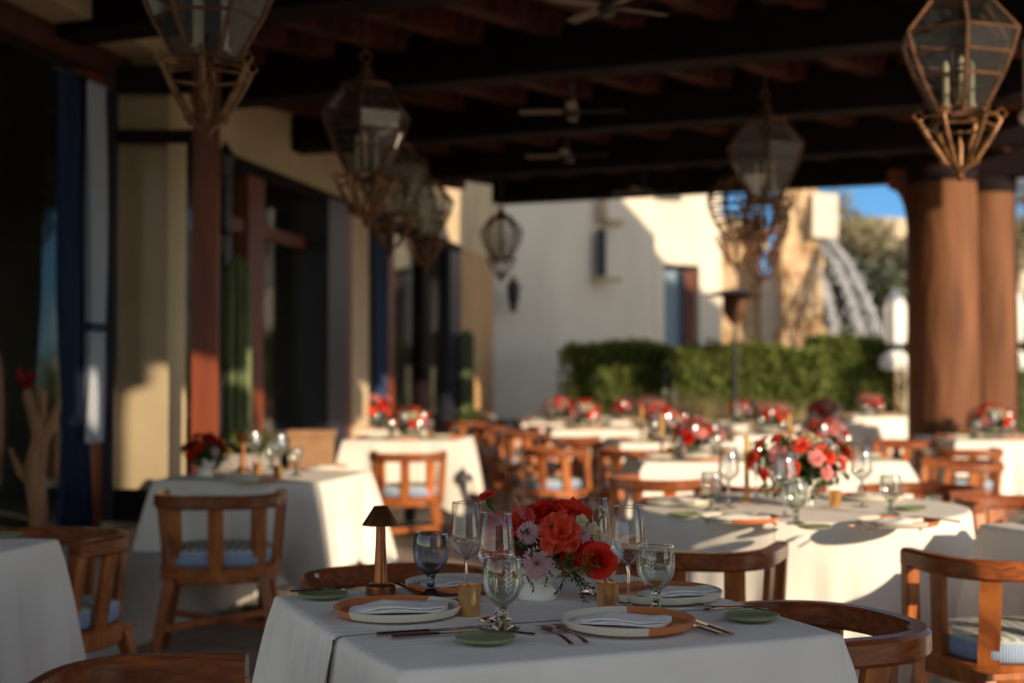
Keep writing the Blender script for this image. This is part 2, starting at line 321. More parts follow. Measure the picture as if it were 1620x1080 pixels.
wpart('door_post', wslab(382, 408, .0, 2.898, -.1, .05), framewood)
for a_, b_ in ((358, 380), (410, 478), (512, 538)): wpart('transom', wslab(a_, b_, 2.35, 2.45, -.06, .03), framewood)
m = wslab(300, 600, 2.80, 2.897, -.1, .06); wslab(608, 722, 2.8, 2.897, -.1, .06, m); wpart('header', m, darkwood)
wpart('door', wslab(480, 511, .03, 2.79, -.1, .22), navyframe, 'open door leaf seen on its dark edge')
wpart('door_post', wslab(538, 550, .0, 2.797, -.1, .04), framewood)
wpart('door_post', wslab(608, 618, .0, 2.797, -.1, .04), framewood)
wpart('door_post', wslab(664, 676, .0, 2.797, -.1, .04), darkwood)
wpart('door_post', wslab(706, 723, .0, 2.797, -.1, .05), navyframe)
for a, b in ((-900, 121), (215.5, 345), (357, 382), (408, 480), (512, 538), (618, 664), (676, 706)):
    wpart('window_pane', wslab(a, b, .1, 2.79 if b > 200 else 3.05, -.03, -.024), pane_m)
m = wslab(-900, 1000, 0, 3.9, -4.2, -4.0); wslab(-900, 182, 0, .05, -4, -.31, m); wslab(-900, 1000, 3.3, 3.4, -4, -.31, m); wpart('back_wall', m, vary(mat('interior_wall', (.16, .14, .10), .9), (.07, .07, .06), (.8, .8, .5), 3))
m = M(); wslab(-900, 235, 0, .40, .34, 1.02, m); tag(wall, 'cream plaster restaurant front with dark timber glass doors along the left', 'building'); ledge = obj('stone_bench', m, vary(mat('ledge_stone', (.52, .50, .48), .7), (.42, .40, .38), (3, 3, 3), 5)); tag(ledge, 'low grey stone ledge running under the window at the left wall', 'stone ledge')
# curtains
def curtain(px0, px1, off, z0, z1, mt, label, gather=.45, cat='curtain', n=9):
    a, b = wp(px0, 0, off), wp(px1, 0, off); t = (b - a); L_ = t.length; m = M(); c = a + t * .5
    def fn(u, v):
        z = z1 + (z0 - z1) * v; sq = 1 - (1 - gather) * math.exp(-((v - .68) / .17) ** 2)
        return (c - a + t * (u - .5) * sq) + WN * (.025 * math.sin(u * n * 2 * PI + 1.5 * math.sin(v * 3))) + Vector((0, 0, z)) 
    m.grid(fn, 60, 24); o = thing('curtain', a); obj('drape', m, mt, o)
    r = M(); r.tube([Vector((0, 0, z1)) - t * .15, t * 1.15 + Vector((0, 0, z1))], .015); obj('curtain_rod', r, black, o)
    tb = M(); zz = z1 + (z0 - z1) * .68; tb.box(t * .5 + Vector((0, 0, zz)), (.06, L_ * gather, .05), math.atan2(t.y, t.x) - PI / 2); obj('tieback', tb, bluefab, o)
    return tag(o, label, cat)
curtain(52, 112, .14, .12, 2.95, [bluefab], 'blue curtain with a pale stripe tied back at the left window', .6)
cur2 = curtain(82, 112, .20, .9, 2.93, [greyfab], 'pale grey curtain panel hanging over the blue one', .8, n=4)
curtain(584, 606, .03, .3, 2.7, [bluefab], 'narrow blue curtain on the far wall between two glass doors', .8, n=3)
# dark back partition further left behind camera side and wall return at the far corner
far_c = wp(780)

# ---- ceiling and beams
BU = Vector((1, -.43, 0)).normalized(); BV = Vector((-BU.y, BU.x, 0))
BA = math.atan2(BU.y, BU.x)
roof = thing('pavilion_roof', (2, 8, 3.15))
def rp(name, m, mt, label=None): return obj(name, m.xf(Matrix.Translation((-2, -8, -3.15))), mt, roof, label=label)
def beam_y(k): return 8.22 + 2.15 * k          # y of beam k at x = 1.5
for k in range(-3, 4):
    y0 = beam_y(k); y_at = lambda x: y0 - .43 * (x - 1.5)
    xl = {0: -2.6, 1: -1.9, 2: -1.45, 3: -.22}.get(k, -3.4 + .15 * k); xr = {3: 5.0, 2: 4.6, 1: 4.2, 0: 3.8}.get(k, 3.4)
    a = Vector((xl, y_at(xl), 3.15)); b = Vector((xr, y_at(xr), 3.15)); c = (a + b) / 2
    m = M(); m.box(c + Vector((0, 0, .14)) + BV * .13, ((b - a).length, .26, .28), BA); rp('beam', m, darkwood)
RD = Vector((math.sin(R(39)), math.cos(R(39)), 0)); RS = Vector((RD.y, -RD.x, 0))
def roof_in(x, y):       # inside ceiling outline
    return y + .43 * (x - 1.5) < beam_y(3) + .55 and x > .193 * y - 4.2 and x < .193 * y + 2.25 and y > 1.2
m = M()
for k in range(-30, 30):
    off = k * .52; seg = []
    base = Vector((1.5, 7, 0)) + RS * off
    ts = [t * .1 for t in range(-220, 220) if roof_in(*(base + RD * (t * .1))[:2])]
    if len(ts) > 4:
        a = base + RD * ts[0]; b = base + RD * ts[-1]; m.box(((a + b) / 2) + Vector((0, 0, 3.45)), (.13, (b - a).length, .15), -R(39))
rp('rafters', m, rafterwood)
# plank ceiling outline polygon
def lx(y): return .193 * y - 4.12
def rx(y): return .193 * y + 2.25
yl = (beam_y(3) + .6 + .43 * 1.5 + .43 * 4.12) / (1 + .43 * .193); yr = (beam_y(3) + .6 + .43 * 1.5 - .43 * 2.25) / (1 + .43 * .193)
pl = [(lx(1.2), 1.2), (rx(1.2), 1.2), (rx(yr), yr), (lx(yl), yl)]
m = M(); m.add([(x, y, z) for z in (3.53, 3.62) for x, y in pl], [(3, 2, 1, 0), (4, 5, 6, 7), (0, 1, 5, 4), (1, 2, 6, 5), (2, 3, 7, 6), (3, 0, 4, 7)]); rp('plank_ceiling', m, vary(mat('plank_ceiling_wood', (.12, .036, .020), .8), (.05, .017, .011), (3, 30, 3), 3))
# strip of eave along the colonnade
CU = WA; m = M(); EO = 1.78
a = Vector((.193 * 1.2 + EO, 1.2, 0)); b = Vector((.193 * yr + EO, yr, 0)); c = (a + b) / 2; AC = math.atan2(CU.y, CU.x)
m.box(c + Vector((0, 0, 3.465)), ((b - a).length, .20, .12), AC); rp('eave_beam', m, framewood)
# far strip over the left wall beyond beam
# ---- columns
def col_mesh(r, h):
    m = M(); pr = [(r * 1.08, 0), (r * 1.06, .12), (r, .2), (r * 1.0, 1.2), (r * .985, 2.2), (r * .96, h)]
    m.lathe(pr, 32); m.v = [(x * (1 + .012 * math.sin(z * 2.1 + 3 * math.atan2(y, x))), y * (1 + .012 * math.sin(z * 1.7 + 2 * math.atan2(y, x))), z) for x, y, z in m.v]; return m
def column(x, y, r, h, label, group='round terracotta columns of the pavilion', corb=True):
    o = thing('column', (x, y, 0)); obj('shaft', col_mesh(r, h), colmat, o)
    m = M(); m.lathe([(r * .97, h + .003), (r * 1.0, h + .14)], 32, cap=True); obj('shaded_top', m, darkwood, o)  # dark ring at the shaft's top stands in for the shadow there
    if corb:
        m = M(); n = 10; pts = [(-.46, .26), (-.46, .10)] + [(-.46 + .16 * math.sin(i / n * PI / 2), .10 - .36 * (1 - math.cos(i / n * PI / 2))) for i in range(n + 1)] + [(-.2, -.30), (-.2, .26)]
        vs = [(x_, s * .12, h - .12 + z_) for s in (-1, 1) for x_, z_ in pts]; k = len(pts)
        m.add(vs, [tuple(range(k)), tuple(reversed(range(k, 2 * k)))] + [(i, k + i, k + (i + 1) % k, (i + 1) % k) for i in range(k)])
        obj('corbel', m.xf(Matrix.Rotation(BA, 4, 'Z')), framewood, o)
    return tag(o, label, 'column', group)
CX = (1492 - 810) / F * 12.8
column(CX, 12.8, .315, 3.0, 'thick brown plaster column standing behind the tables at right')
column((1562 - 810) / F * 13.6, 13.6, .285, 3.0, 'slimmer brown column just behind the right edge of the thick one', corb=False)
column(1.41 + .193 * 3.17, 3.17, .215, 3.0, 'brown plaster column added outside the frame to shade the left table', corb=False)  # unseen column added and sized to throw shade on the left table
# unseen wall added far behind the photographer to keep the front tables in shade
def pq(p_, q): c_, s_ = math.cos(R(40)), math.sin(R(40)); return Vector((p_ * c_ + q * s_, p_ * s_ - q * c_, 0))
m = M(); a = pq(-9, 9.5); b = pq(3.30, 9.5); c = (a + b) / 2
m.box(c + Vector((0, 0, 3.1)), ((b - a).length, .4, 6.2), R(40)); tag(obj('shade_wall', m, whitewall), 'high white wall added behind the photographer to shade the front tables', 'wall')
m = M(); a = Vector((1.41 + .193 * 2.72, 2.72, 0)); b = Vector((1.41 + .193 * 3.03, 3.03, 0)); c = (a + b) / 2
m.box(c + Vector((0, 0, 1.27)), ((b - a).length, .2, 2.54), AC); tag(obj('shade_block', m, colmat), 'short wall added out of frame beside the near column to stop low sun', 'wall')  # added unseen block that keeps low sun off the left table
# blind-shaped blocker added out of frame at right to shade the left wall
m = M(); a = Vector((.193 * 6.6 + 1.41, 6.6, 0)); b = Vector((.193 * 8.25 + 1.41, 8.25, 0)); c = (a + b) / 2
m.box(c + Vector((0, 0, 3.0)), ((b - a).length, .04, .45), AC); m.tube([a + Vector((0, 0, 2.78)), b + Vector((0, 0, 2.78))], .05, 12); tag(obj('shade_panel', m, umbr), 'canvas panel added outside the frame to shade the left wall', 'blind')
# thatched roof added out of frame, shaped so its shadow crosses the white building
th = thing('shadow_caster', (9.3, 12.8, 0))
m = M(); prof = [(-5.3, 3.8), (-5.2, 6.6), (-1.0, 7.5), (.03, 7.14), (2.0, 6.44), (3.1, 6.15), (3.15, 5.3), (2.9, 5.2), (.6, 4.6), (-1.6, 4.5), (-1.6, 3.75), (-5.2, 3.75)]
vs = [(x, s * .5, z) for s in (-1, 1) for x, z in prof]; k = len(prof)
m.add(vs, [tuple(range(k)), tuple(reversed(range(k, 2 * k)))] + [(i, k + i, k + (i + 1) % k, (i + 1) % k) for i in range(k)]); obj('shadow_roof', m, thatch, th)
for x in (-3.6, 3.2):
    for s in (-1, 1): p = M(); p.lathe([(.12, 0), (.11, 4.6)], 12, (x, s * .35, 0)); obj('post', p, darkwood, th)
tag(th, 'thatched shadow caster added out of frame to shade the white building', 'pavilion')

# ---- white building beyond
wb = thing('white_building', (1.5, 22, 0)); OX = Matrix.Translation((-1.5, -22, 0))
def P(px, d): return (px - 810) / F * d
def zz(py, d): return CH - (py - HZ) / F * d
def bp(name, m, mt, label=None, p=wb): return obj(name, m.xf(OX), mt, p, label=label)
def wallquad(m, pa, pb, z0, z1, th_=.3):
    a, b = Vector((*pa, 0)), Vector((*pb, 0)); n = (b - a).normalized(); n = Vector((-n.y, n.x, 0)) * th_
    vs = [p + Vector((0, 0, z)) for z in (z0, z1) for p in (a, b, b + n, a + n)]
    return m.add(vs, [(3, 2, 1, 0), (4, 5, 6, 7), (0, 1, 5, 4), (1, 2, 6, 5), (2, 3, 7, 6), (3, 0, 4, 7)])
m = M(); wallquad(m, (P(770, 20), 20.3), (P(1036, 22.6), 22.6), 0, 4.9)
bp('long_wall', m, whitewall)
m = M(); wallquad(m, (P(1037, 22.9), 22.9), (P(1052, 23), 23.05), 0, 4.9); wallquad(m, (P(1107, 23.4), 23.4), (P(1142, 23.7), 23.7), 0, 4.9); wallquad(m, (P(1052, 23), 23.052), (P(1107, 23.4), 23.402), zz(418, 23.2), 4.9, .28); bp('door_wall', m, whitewall)
m = M(); wallquad(m, (P(760, 20), 20.2), (P(1100, 23), 23.0), 4.22, 4.36, -.10); bp('cornice', m, whitewall)
m = M(); m.box((P(1066, 23.3), 23.45, 1.5), (.26, .05, 3.0)); bp('window_pane', m, mat('bluish_panel', (.25, .36, .46), .12, spec=1))  # opaque bluish panel in place of the curtain in the doorway
m = M(); m.box((P(1082, 23.3), 23.4, 1.5), (.08, .12, 3.0)); bp('door_frame', m, navyframe)
m = M(); m.box((P(1092, 23.3), 23.5, 1.5), (.20, .05, 3.0)); bp('door', m, framewood)
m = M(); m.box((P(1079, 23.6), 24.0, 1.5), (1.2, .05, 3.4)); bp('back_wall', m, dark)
for (px, py0, py1) in ((962, 345, 357),): m = M(); m.box((P(968, 21.8), 21.75, zz(352, 21.8)), (.34, .3, .08)); m.box((P(955, 21.8), 21.75, zz(335, 21.8)), (.1, .3, .34)); bp('bracket', m, plaster)
tag(wb, 'long white stucco building half in diagonal shade behind the hedge', 'building')
# wall niche lamp
o = thing('wall_niche', (P(955, 21.6), 21.68, zz(442, 21.6))); m = M(); m.box((.08, -.02, 0), (.40, .24, .05)); obj('shelf', m, plaster, o)
m = M(); m.box((-.03, -.03, .38), (.14, .14, .66)); m.lathe([(.09, .71), (.0, .8)], 4, (-.03, -.03, 0)); obj('lamp_box', m, black, o); tag(o, 'tall dark box lamp on a small plaster shelf of the white wall', 'wall lamp')
# stone wall and tower with spout
st = thing('stone_tower', (P(1275, 24), 24, 0))
def rough_block(x0, x1, x0t, x1t, y0, y1, z0, z1, n=14, amp=.07, seed=1):
    r = random.Random(seed); m = M(); ph = [r.uniform(0, 6) for _ in range(8)]
    def fn(u, v):
        z = z0 + (z1 - z0) * v; a = x0 + (x0t - x0) * v; b = x1 + (x1t - x1) * v; k = u * 4
        if k < 1: p = (a + (b - a) * k, y0)
        elif k < 2: p = (b, y0 + (y1 - y0) * (k - 1))
        elif k < 3: p = (b + (a - b) * (k - 2), y1)
        else: p = (a, y1 + (y0 - y1) * (k - 3))
        e = amp * (math.sin(p[0] * 5 + z * 4 + ph[0]) * .5 + math.sin(p[1] * 6 - z * 7 + ph[1]) * .4 + r.uniform(-.5, .5))
        return (p[0] + e, p[1] + e, z)
    m.grid(fn, 4 * n, 26, closeu=True); k = 4 * n; m.f.append(tuple(26 * k + i for i in range(k))); m.m.append(0); return m
m = rough_block(-.55, .36, -.40, .14, -.4, .6, 0, zz(300, 24)); obj('stone_shaft', m, stone_m, st)
m = M(); m.box((.20, -.30, zz(346, 24)), (.42, .5, .72), .1); obj('spout_box', m, whitewall, st)
tag(st, 'rough ochre stone tower with a white spout box pouring water', 'stone tower')
o = thing('stone_wall', (P(1175, 24.3), 24.3, 0)); obj('stone_face', rough_block(-.45, .32, -.45, .32, 0, .6, 0, 4.0, 10, .05, 5), stone_m, o); m = M(); m.box((.47, -.05, 1.45), (.34, .5, 2.9)); obj('pilaster', m, whitewall, o)
tag(o, 'ochre stone wall with a pale pilaster at the end of the white building', 'wall')
def stream(px0, py0, px1, py1, label, seed, w0=.035):
    d0, d1 = 23.6, 22.4; a = atd(px0, py0, d0); b = atd(px1, py1, d1); r = random.Random(seed); m = M()
    def cen(v): return Vector((a.x + (b.x - a.x) * v, a.y + (b.y - a.y) * v, a.z + (b.z - a.z) * (v * .35 + v * v * .65)))
    for q in range(3):
        ph = r.uniform(0, 6); ox, oy = r.uniform(-1, 1), r.uniform(-1, 1)
        m.tube([cen(v / 30) + Vector((ox, oy, 0)) * (.02 + .035 * v / 30) + Vector((r.gauss(0, .006), 0, 0)) for v in range(31)], [w0 * r.uniform(.5, 1.1) * .45 for _ in range(31)], 6)
    for q in range(420):
        v = r.random() ** .6; p = cen(v) + Vector((r.gauss(0, .025 + .05 * v), r.gauss(0, .03 + .05 * v), r.gauss(0, .05))); s = r.uniform(.008, .026)
        m.lathe([(0, -s), (s * .8, -s * .3), (s * .8, s * .3), (0, s * 1.6)], 5, p)
    return tag(obj('water_stream', m, water_m), label, 'water jet')
stream(1302, 372, 1400, 560, 'upper arc of white water pouring from the spout box', 2, .05)
stream(1298, 388, 1370, 560, 'lower arc of white water falling beside the stone tower', 3, .05)
stream(1292, 420, 1330, 575, 'thin fall of water close against the stone tower', 4, .03)
# far pale building and umbrella
m = M(); wallquad(m, (P(1600, 38), 38), (P(1760, 38), 38), 0, zz(425, 38), 3); o = obj('pale_building', m, whitewall); tag(o, 'pale building seen right of the columns beyond the terrace', 'building')
m = M(); m.grid(lambda u, v: (P(1330 + 130 * u, 46), 46 + 3 * v, max(0, (zz(345, 46)) * (1 - .10 * (2 * u - 1) ** 4 - .04 * v))), 16, 3)
m = M(); n = 20
pts = [(P(1312, 46), 0)] + [(P(1312 + 146 * i / n, 46), zz(345 - 2 * math.sin(PI * i / n) + 20 * abs(2 * i / n - 1) ** 6, 46)) for i in range(n + 1)] + [(P(1458, 46), 0)]
k = len(pts); m.add([(x, y, z) for y in (46, 52) for x, z in pts], [tuple(range(k)), tuple(reversed(range(k, 2 * k)))] + [(i, k + i, k + (i + 1) % k, (i + 1) % k) for i in range(k)])
o = obj('domed_building', m, vary(mat('pale_render', (.62, .52, .38), .9), (.52, .43, .30), (.5, .5, .5), 4)); tag(o, 'pale low building with curved parapet behind the fountain trees', 'building')
def umbrella(x, y, s, label):
    o = thing('closed_parasol', (x, y, 0)); m = M(); m.lathe([(.02, 0), (.02, 2.75)], 10); obj('pole', m, driftwood, o)
    m = M(); m.lathe([(.02, 2.86), (.05, 2.80), (.14, 2.66), (.19, 2.5), (.18, 2.1), (.165, 1.95), (.10, 1.92)], 16); m.v = [(a * (1 + .12 * math.sin(6 * math.atan2(b, a))), b * (1 + .12 * math.sin(6 * math.atan2(b, a))), c) for a, b, c in m.v]; obj('canopy', m, umbr, o)
    m = M(); m.lathe([(.10, 1.94), (.115, 1.86), (.10, 1.80)], 14); obj('strap', m, bluefab, o)
    m = M(); m.lathe([(.10, 1.82), (.2, 1.72), (.23, 1.58), (.16, 1.50), (.05, 1.52)], 16); m.v = [(a * (1 + .2 * math.sin(5 * math.atan2(b, a))), b * (1 + .2 * math.sin(5 * math.atan2(b, a))), c) for a, b, c in m.v]; obj('valance', m, umbr, o)
    o.scale = (s, s, s); return tag(o, label, 'parasol')
umbrella(P(1417, 21), 21, .90, 'closed white parasol tied with a dark strap left of the thick column')
umbrella(P(1601, 20), 20, .90, 'closed white parasol partly hidden behind the right column')
# patio heater
def heater(x, y):
    o = thing('patio_heater', (x, y, 0)); m = M(); m.lathe([(.24, 0), (.24, .5), (.20, .56), (.03, .60)], 20); obj('gas_housing', m, black, o)
    m = M(); m.lathe([(.028, .6), (.028, 1.85)], 10); obj('pole', m, black, o)
    m = M(); m.lathe([(.05, 1.85), (.13, 1.95), (.16, 2.0), (.16, 2.16), (.10, 2.18)], 18); obj('burner', m, iron, o)
    m = M(); m.lathe([(0, 2.26), (.12, 2.25), (.40, 2.19), (.40, 2.18), (.1, 2.2)], 24); obj('reflector', m, iron, o); o.scale = (.9, .9, 1.01)
    return tag(o, 'slim dark patio heater with a round cap in front of the hedge', 'patio heater')
heater(P(1163, 16.5), 16.5)
# sconces
def sconce(p, label, s=1, ang=0):
    o = thing('wall_sconce', p, ang); m = M(); m.box((.0, .03, 0), (.08, .02, .22)); m.tube([(0, .02, -.05), (0, -.08, -.09), (0, -.12, -.02)], .01); obj('bracket', m, black, o)
    m = M(); m.lathe([(.03, -.05), (.06, .0), (.07, .14)], 6, (0, -.12, 0)); m.lathe([(.085, .14), (.02, .24), (0, .28)], 6, (0, -.12, 0)); obj('lantern_cage', m, black, o); o.scale = (s, s, s); return tag(o, label, 'wall sconce')
sconce(wp(287, zz(275, 9.7), .22) + Vector((.0, -.02, 0)), 'small dark wall sconce high on the side of the cream pier', .8, AC - PI / 2 + PI / 2)
sconce(wp(284, zz(398, 9.7), .22), 'small dark fixture lower on the side of the cream pier', .7, AC)
sconce((P(812, 20), 20.3, zz(475, 20)), 'dark lantern sconce on the shaded end of the white wall', 1.35)

# ---------------------------------------------------------------- plants
def leaves(m, center, size, n, ls, seed, shell=.55, mi=0, shape='ell', flat=None):
    r = random.Random(seed); c = Vector(center)
    for i in range(n):
        if shape == 'ell':
            v = Vector((r.gauss(0, 1), r.gauss(0, 1), r.gauss(0, 1))).normalized() * (shell + (1 - shell) * r.random()); p = c + Vector((v.x * size[0], v.y * size[1], v.z * size[2]))
        else:
            p = c + Vector((r.uniform(-1, 1) * size[0], r.uniform(-1, 1) * size[1], r.uniform(-1, 1) * size[2]))
        q = Vector((r.gauss(0, 1), r.gauss(0, 1), r.gauss(0, .8))).normalized(); t = q.cross(Vector((r.gauss(0, 1), r.gauss(0, 1), r.gauss(0, 1)))).normalized(); L_ = ls * r.uniform(.6, 1.3)
        m.add([p, p + q * L_ * .5 + t * L_ * .28, p + q * L_, p + q * L_ * .5 - t * L_ * .28], [(0, 1, 2, 3)], mi)
    return m
def hedge(x0, x1, y, dp, h, label, seed, n):
    o = thing('hedge', ((x0 + x1) / 2, y, 0)); r = random.Random(seed); m = M(); hw = (x1 - x0) / 2
    for i in range(n):
        x = r.uniform(-hw, hw); e = .03 * math.sin(x * 3 + seed) + .015 * math.sin(x * 7.3); f = r.random()
        if abs(x) > hw * .9: h_ = h * (1 - .07 * ((abs(x) / hw - .9) / .1) ** 2)
        else: h_ = h
        if f < .45: p = Vector((x, -dp / 2 + r.gauss(0, .04) + e, r.uniform(0, h)))
        elif f < .9: p = Vector((x, r.uniform(-dp / 2, dp / 2), h_ + e + r.gauss(0, .035)))
        else: p = Vector((r.choice((-hw, hw)) + r.gauss(0, .05), r.uniform(-dp / 2, dp / 2), r.uniform(0, h)))
        q = Vector((r.gauss(0, 1), r.gauss(0, 1), r.gauss(0, 1))).normalized(); t = q.cross(Vector((0, .3, 1))).normalized(); s = r.uniform(.05, .1)
        m.add([p, p + q * s * .5 + t * s * .3, p + q * s, p + q * s * .5 - t * s * .3], [(0, 1, 2, 3)])
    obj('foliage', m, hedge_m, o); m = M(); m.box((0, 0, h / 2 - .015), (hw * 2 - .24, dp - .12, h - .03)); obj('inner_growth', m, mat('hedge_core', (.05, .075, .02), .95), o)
    return tag(o, label, 'hedge')
hedge(P(893, 19), P(1062, 19), 19.4, 1.2, zz(552, 18.8), 'dark shaded clipped hedge in front of the white wall', 1, 9000)
hedge(P(1064, 18.6), P(1300, 18.6), 18.7, 1.0, zz(556, 18), 'sunlit green clipped hedge behind the patio heater', 2, 12000)
hedge(P(1306, 21), P(1440, 21), 22, 1.4, zz(540, 21), 'sunlit hedge beneath the falling water', 3, 9000)
hedge(P(1592, 21), P(1760, 21), 22, 1.2, zz(560, 21), 'low hedge right of the slimmer column', 4, 3000)
def blades(m, c, n, h, sp, seed, wd=.012):
    r = random.Random(seed)
    for i in range(n):
        a = r.uniform(0, 2 * PI); R0 = sp * r.random() ** .5; b = Vector(c) + Vector((R0 * math.cos(a), R0 * math.sin(a), 0)); L_ = h * r.uniform(.6, 1.1); o = Vector((math.cos(a), math.sin(a), 0)) * L_ * r.uniform(.1, .5); t = Vector((-math.sin(a), math.cos(a), 0)) * wd
        m.add([b - t, b + t, b + o * .4 + Vector((0, 0, L_ * .6)) + t, b + o * .4 + Vector((0, 0, L_ * .6)) - t, b + o + Vector((0, 0, L_))], [(0, 1, 2, 3), (3, 2, 4)])
for i, (px, d, hh, lb) in enumerate(((1062, 17.2, 1.25, 'tawny ornamental grass clump at the left end of the sunlit hedge'), (1105, 17.4, 1.15, 'tawny grass clump before the sunlit hedge, left of the heater pole'), (1140, 17.6, 1.1, 'tawny grass clump just behind the heater pole'), (1200, 17.4, 1.05, 'tawny grass clump right of the heater pole'), (1250, 17.4, 1.1, 'tawny grass clump near the right end of the sunlit hedge'))):
    m = M(); blades(m, (0, 0, 0), 420, hh * .86, .36, i, .009); o = obj('ornamental_grass', m, grass_m, loc=(P(px, d), d, 0)); tag(o, lb, 'grass clump', 'ornamental grasses before the hedge')
def tree(x, y, h, cr, label, lm, seed, n=5000, ls=.16, trunk=.12):
    o = thing('garden_tree', (x, y, 0)); r = random.Random(seed); m = M(); m.tube([(0, 0, 0), (.06, 0, h * .3), (-.04, .05, h * .6)], [trunk, trunk * .75, trunk * .5], 8); tips = []
    for i in range(9):
        a = r.uniform(0, 6.28); z = h * r.uniform(.35, .6); L_ = cr * r.uniform(.5, .95); e = Vector((L_ * math.cos(a), L_ * math.sin(a), z + h * r.uniform(.1, .38)))
        m.tube([(0, 0, z * .9), Vector((e.x * .5, e.y * .5, (z + e.z) / 2)), e], [trunk * .4, trunk * .25, trunk * .1], 6); tips.append(e)
    obj('trunk', m, bark, o); m = M()
    for i, e in enumerate(tips + [Vector((0, 0, h * .8))]):
        for j in range(3): leaves(m, e + Vector((r.gauss(0, cr * .25), r.gauss(0, cr * .25), r.gauss(0, h * .07))), (cr * .33, cr * .33, cr * .24), n // 30, ls, seed * 50 + i * 3 + j, .4)
    obj('crown', m, lm, o); return tag(o, label, 'tree')
tree(P(1345, 34), 34, 5.0, 1.3, 'pale haze-coloured tree behind the water jets', hazyleaf_m, 1)
tree(P(1405, 36), 36, 5.5, 1.6, 'brownish tree near the left side of the thick column', hazyleaf_m, 2)
tree(P(1372, 33), 33, 5.3, 1.5, 'loose pale tree filling the gap behind the falling water', hazyleaf_m, 9, 6000)
tree(P(1395, 29), 29, 3.2, 1.4, 'dark green low tree behind the closed parasol', treeleaf_m, 3, 7000)
tree(P(1340, 28), 28, 3.0, 1.0, 'dark bush behind the lower water arc', treeleaf_m, 4, 5000)
tree(P(1608, 30), 30, 5.6, 1.6, 'tall thin-leaved tree right of the slimmer column', hazyleaf_m, 5, 6000)
tree(P(1640, 26), 26, 2.9, 1.2, 'low olive tree at the right edge beyond the columns', treeleaf_m, 6, 4000)
def cactus(p, h, r, label, name='column_cactus', arms=0, pot=(.24, .34)):
    o = thing(name, p); m = M(); n = 40
    def fn(u, v):
        a = 2 * PI * u; rr = r * (1 + .16 * math.cos(10 * a)) * (1 if v < .9 else math.sqrt(max(0, 1 - ((v - .9) / .1) ** 2)) * .98 + .02); return (rr * math.cos(a), rr * math.sin(a), pot[1] - .04 + h * v)
    m.grid(fn, n, 16, closeu=True); obj('stem', m, cactus_m, o)
    m = M(); m.lathe([(pot[0] * .75, 0), (pot[0], pot[1]), (pot[0] * .92, pot[1]), (pot[0] * .9, pot[1] - .06), (0, pot[1] - .06)], 20); obj('pot', m, mat('grey_pot', (.25, .23, .21), .8), o)
    m = M(); leaves(m, (0, 0, pot[1] + .05), (pot[0] * 1.2, pot[0] * 1.2, .12), 220, .10, 5, .2); obj('foliage', m, leaf_y, o); return tag(o, label, 'cactus')
c0 = Vector((P(375, 9.6), 9.6, 0))
cactus(c0, zz(402, 9.6) - .72, .085, 'tall ribbed cactus in a grey planter with green leaves behind the left table', pot=(.30, .76))
c1 = Vector((P(533, 12.6), 12.6, 0)); cactus(c1, zz(540, c1.y) - .5, .05, 'short dark cactus before the far glass door', pot=(.16, .5))
c2 = Vector((P(738, 17.6), 17.6, 0)); cactus(c2, zz(515, c2.y) - .7, .09, 'upright cactus in a pot beside the ochre wall corner', pot=(.3, .7))
# driftwood stand
o = thing('driftwood_branch', ((58 - 810) / F * 6.9, 6.9, .401)); m = M()
m.tube([(0, 0, 0), (.02, 0, .25), (-.01, 0, .5), (.03, .0, .72), (-.06, 0, .98)], [.05, .055, .07, .055, .03], 8); m.tube([(0, 0, .42), (-.09, 0, .5), (-.16, 0, .64)], [.04, .03, .015], 7); m.tube([(.02, 0, .62), (.10, 0, .8), (.14, 0, .93)], [.04, .03, .012], 7); m.tube([(.02, 0, .6), (.05, 0, .72), (.04, 0, .98)], [.03, .025, .02], 7)
m.lathe([(.10, 0), (.08, .03)], 12, cap=True); obj('branch', m, driftwood, o)
m = M(); leaves(m, (-.07, 0, 1.04), (.03, .03, .07), 26, .06, 9, .1); obj('red_bloom', m, petalmat('dark_red_leaf', (.25, .012, .015)), o); o.scale = (.8, .8, .82); tag(o, 'forked driftwood branch stand with red leaves at the left window', 'branch decoration')
# planter beyond the left table
o = thing('clay_planter', (P(494, 10.8), 10.8, 0)); m = M(); m.box((0, 0, .43), (.30, .3, .86)); m.box((0, 0, .84), (.33, .33, .05)); obj('box', m, vary(mat('clay', (.36, .20, .10), .8), (.28, .15, .08), (6, 6, 6)), o); tag(o, 'tall square clay planter between the left table and the glass door', 'planter')

